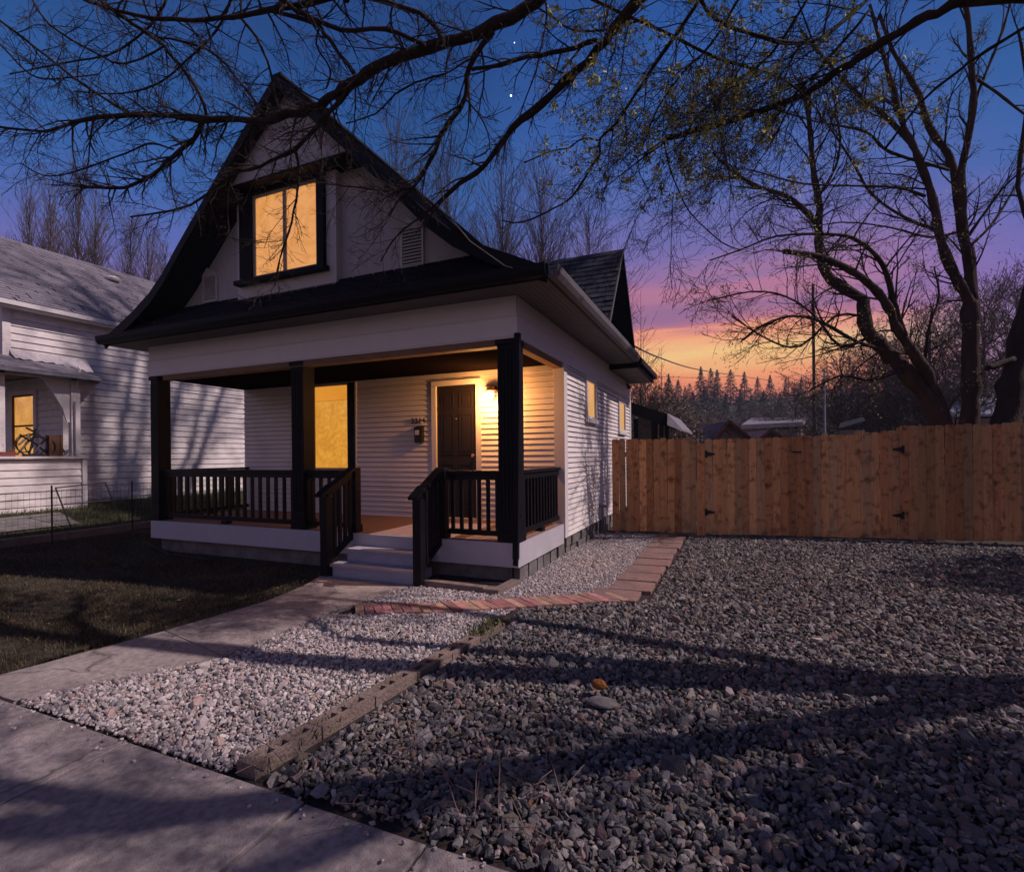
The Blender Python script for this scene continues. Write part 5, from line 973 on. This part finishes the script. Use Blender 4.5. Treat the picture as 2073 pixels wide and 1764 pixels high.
def lowroof(name, pts, d, dz, label, m, wall, h):
    P = [at(x, y, dd) for (x, y), dd in zip(pts, d)]; c = sum(P, V((0, 0, 0)))/len(P); T = thing(name, (c.x, c.y, gh(c.x, c.y)), label, 'house'); MB().prism(P, (0, 0, dz)).build('roof', m, T)
    q = [P[0]+(c-P[0])*.08, P[1]+(c-P[1])*.08, P[2]+(c-P[2])*.1, P[3]+(c-P[3])*.1]; MB().prism([V((v.x, v.y, gh(c.x, c.y)-.5)) for v in q], (0, 0, P[0].z-gh(c.x, c.y)+.5-.02)).build('wall', wall, T); return T
lowroof('far_house', [(1500, 868), (1625, 862), (1632, 852), (1520, 853)], [36, 36, 42, 42], .3, 'long low grey roof behind the small gable', 'shingle_n', 'wallbeige', 3)
lowroof('garden_shed', [(1697, 869), (1752, 853), (1745, 846), (1700, 858)], [17, 17, 19, 19], .04, 'small shed with a pale yellowish wall just above the fence', 'shingle', 'wallbeige', 2)
lowroof('far_house', [(1896, 846), (2100, 838), (2040, 775), (1985, 780)], [22, 22, 26, 26], .10, 'pale hipped roof between the two right-hand trunks', 'roofpale', 'wallbeige', 3)
def pole(name, x, y0, d, w, m, label, arm=False):
    t_ = at(x, y0, d); g_ = gh(t_.x, t_.y); T = thing(name, (t_.x, t_.y, g_), label, 'utility pole'); MB().tube([(t_.x, t_.y, g_-.2), t_], [w*1.1, w*.85], 8).build('pole', m, T)
    if arm: MB().beam(t_+CR*(-arm)-V((0, 0, .8)), t_+CR*arm-V((0, 0, .8)), .1, .12).build('crossarm', 'polew', T); 
    return t_
pa = pole('utility_pole', 1645, 575, 26, .075, 'polew', 'thick dark utility pole left of the leaning tree', .0)
pb_ = pole('utility_pole', 1668, 745, 22, .04, 'poleg', 'thin galvanised pole right of the dark utility pole')
pc_ = pole('utility_pole', 1563, 848, 44, .05, 'poleg', 'short distant pole below the dark conifer clump')
def wire(pts, r, label):
    P, R = smooth_path([at(*q) for q in pts], [r]*len(pts), 6); tag(MB().tube(P, R, 4, False).build('overhead_wire', 'cable'), label, 'wire', 'overhead wires')
wire([(1283, 700, 9), (1330, 722, 12), (1400, 745, 17), (1470, 757, 24), (1560, 770, 34)], .018, 'dark wire sloping down from the rear of the house across the orange sky')
wire([(1400, 848, 40), (1500, 832, 36), (1600, 812, 30), (1690, 798, 26), (1780, 770, 22), (1900, 730, 18)], .022, 'dark wire crossing in front of the wooded slope')
wire([(1500, 862, 44), (1563, 852, 44), (1640, 845, 40)], .03, 'short pale wire at the distant pole')
wire([(1520, 915, 30), (1560, 911, 29), (1610, 900, 27), (1650, 875, 25), (1668, 862, 22)], .018, 'pale wire curving up to the thin galvanised pole')
wire([(1590, 862, 40), (1700, 850, 36), (1820, 838, 30)], .02, 'faint wire low over the rooftops')
wire([(1330, 762, 40), (1400, 764, 42), (1480, 763, 45)], .02, 'faint far wire below the clouds')
# stars
for x, y, r, lb in ((1034, 194, 1.05, 'bright star between the hanging limbs'), (1041, 87, .6, 'small faint star above the bright one')):
    p = at(x, y, 600); MB().lathe(tuple(p), [(r*math.sin(a), -r*math.cos(a)) for a in [i*math.pi/8 for i in range(1, 8)]], 10).build('star', 'star'); tag(bpy.data.objects['star'] if y == 194 else [o for o in bpy.data.objects if o.name.startswith('star.')][-1], lb, 'star')
# dry stems and weeds along the sidewalk edge of the gravel
b = MB()
for i in range(46):
    p = V((random.uniform(.2, 1.6), random.uniform(-3.52, -3.1), G+.03)); d = V((random.uniform(-1, 1), random.uniform(-1, 1), random.uniform(.1, .9))).normalized()*random.uniform(.08, .28); b.tube([p, p+d*.5+V((0, 0, .02)), p+d], .0022, 3)
tag(b.build('dry_stems', 'twig_pale'), kind='stuff')
k = np.array([(random.gauss(.30, .05), random.uniform(-1.65, -1.25)) for _ in range(260)]+[(random.gauss(.12, .09), random.uniform(-3.5, -2.4)) for _ in range(90)])
blades('weeds', k, .05, .008, [(.09, .12, .03), (.12, .12, .05)], lambda x, y: G+.02, .9)

b = bx((-720, -60, -3), (720, 910, 60)); m = bpy.data.materials.new('air'); m.use_nodes = True; n_ = m.node_tree.nodes; n_.remove(n_['Principled BSDF']); pv = n_.new('ShaderNodeVolumePrincipled'); pv.inputs['Color'].default_value = (.72, .74, .92, 1); pv.inputs['Density'].default_value = .00065; m.node_tree.links.new(pv.outputs[0], n_['Material Output'].inputs['Volume'])
hz = b.build('haze', m); tag(hz, kind='stuff')

# stray stones on the sidewalk and walk, fallen leaves
sp_ = np.array([(RNG.uniform(-2.1, 3), -3.54-abs(RNG.normal(0, .07))) for _ in range(150)]+[(np.interp(y, [-3.53, -2.6, -1.6, -.45], [-1.72, -1.16, -1.19, -1.04])-abs(RNG.normal(0, .05)), y) for y in RNG.uniform(-3.4, -.6, 110)])
rocks('stray_stones', sp_, .017, G+.014, 'pebble', (.5, .8), .25, WC)
lf = [(random.uniform(-8.5, -2.3), random.uniform(-3.5, 0), G+.02) for _ in range(260)]+[(random.uniform(.4, 8), random.uniform(-3.4, 3.5), G+.045) for _ in range(170)]+[(random.uniform(-2, 0), random.uniform(-3.3, -1.2), G+.035) for _ in range(30)]
LV = MB(); tn = []
for x, y, z in lf:
    a = random.uniform(0, 6.28); q = random.uniform(.012, .028); ux, uy = math.cos(a)*q, math.sin(a)*q; h = random.uniform(0, .012); LV.add([(x-ux, y-uy, z), (x+uy*.5, y-ux*.5, z+h), (x+ux, y+uy, z+.003), (x-uy*.5, y+ux*.5, z+h*.6)], [(0, 1, 2, 3)]); c_ = random.uniform(.6, 1.3); tn += [(.20*c_, .11*c_, .055*c_, 1)]*4
tag(LV.build('fallen_leaves', 'grass', tint=tn), kind='stuff')
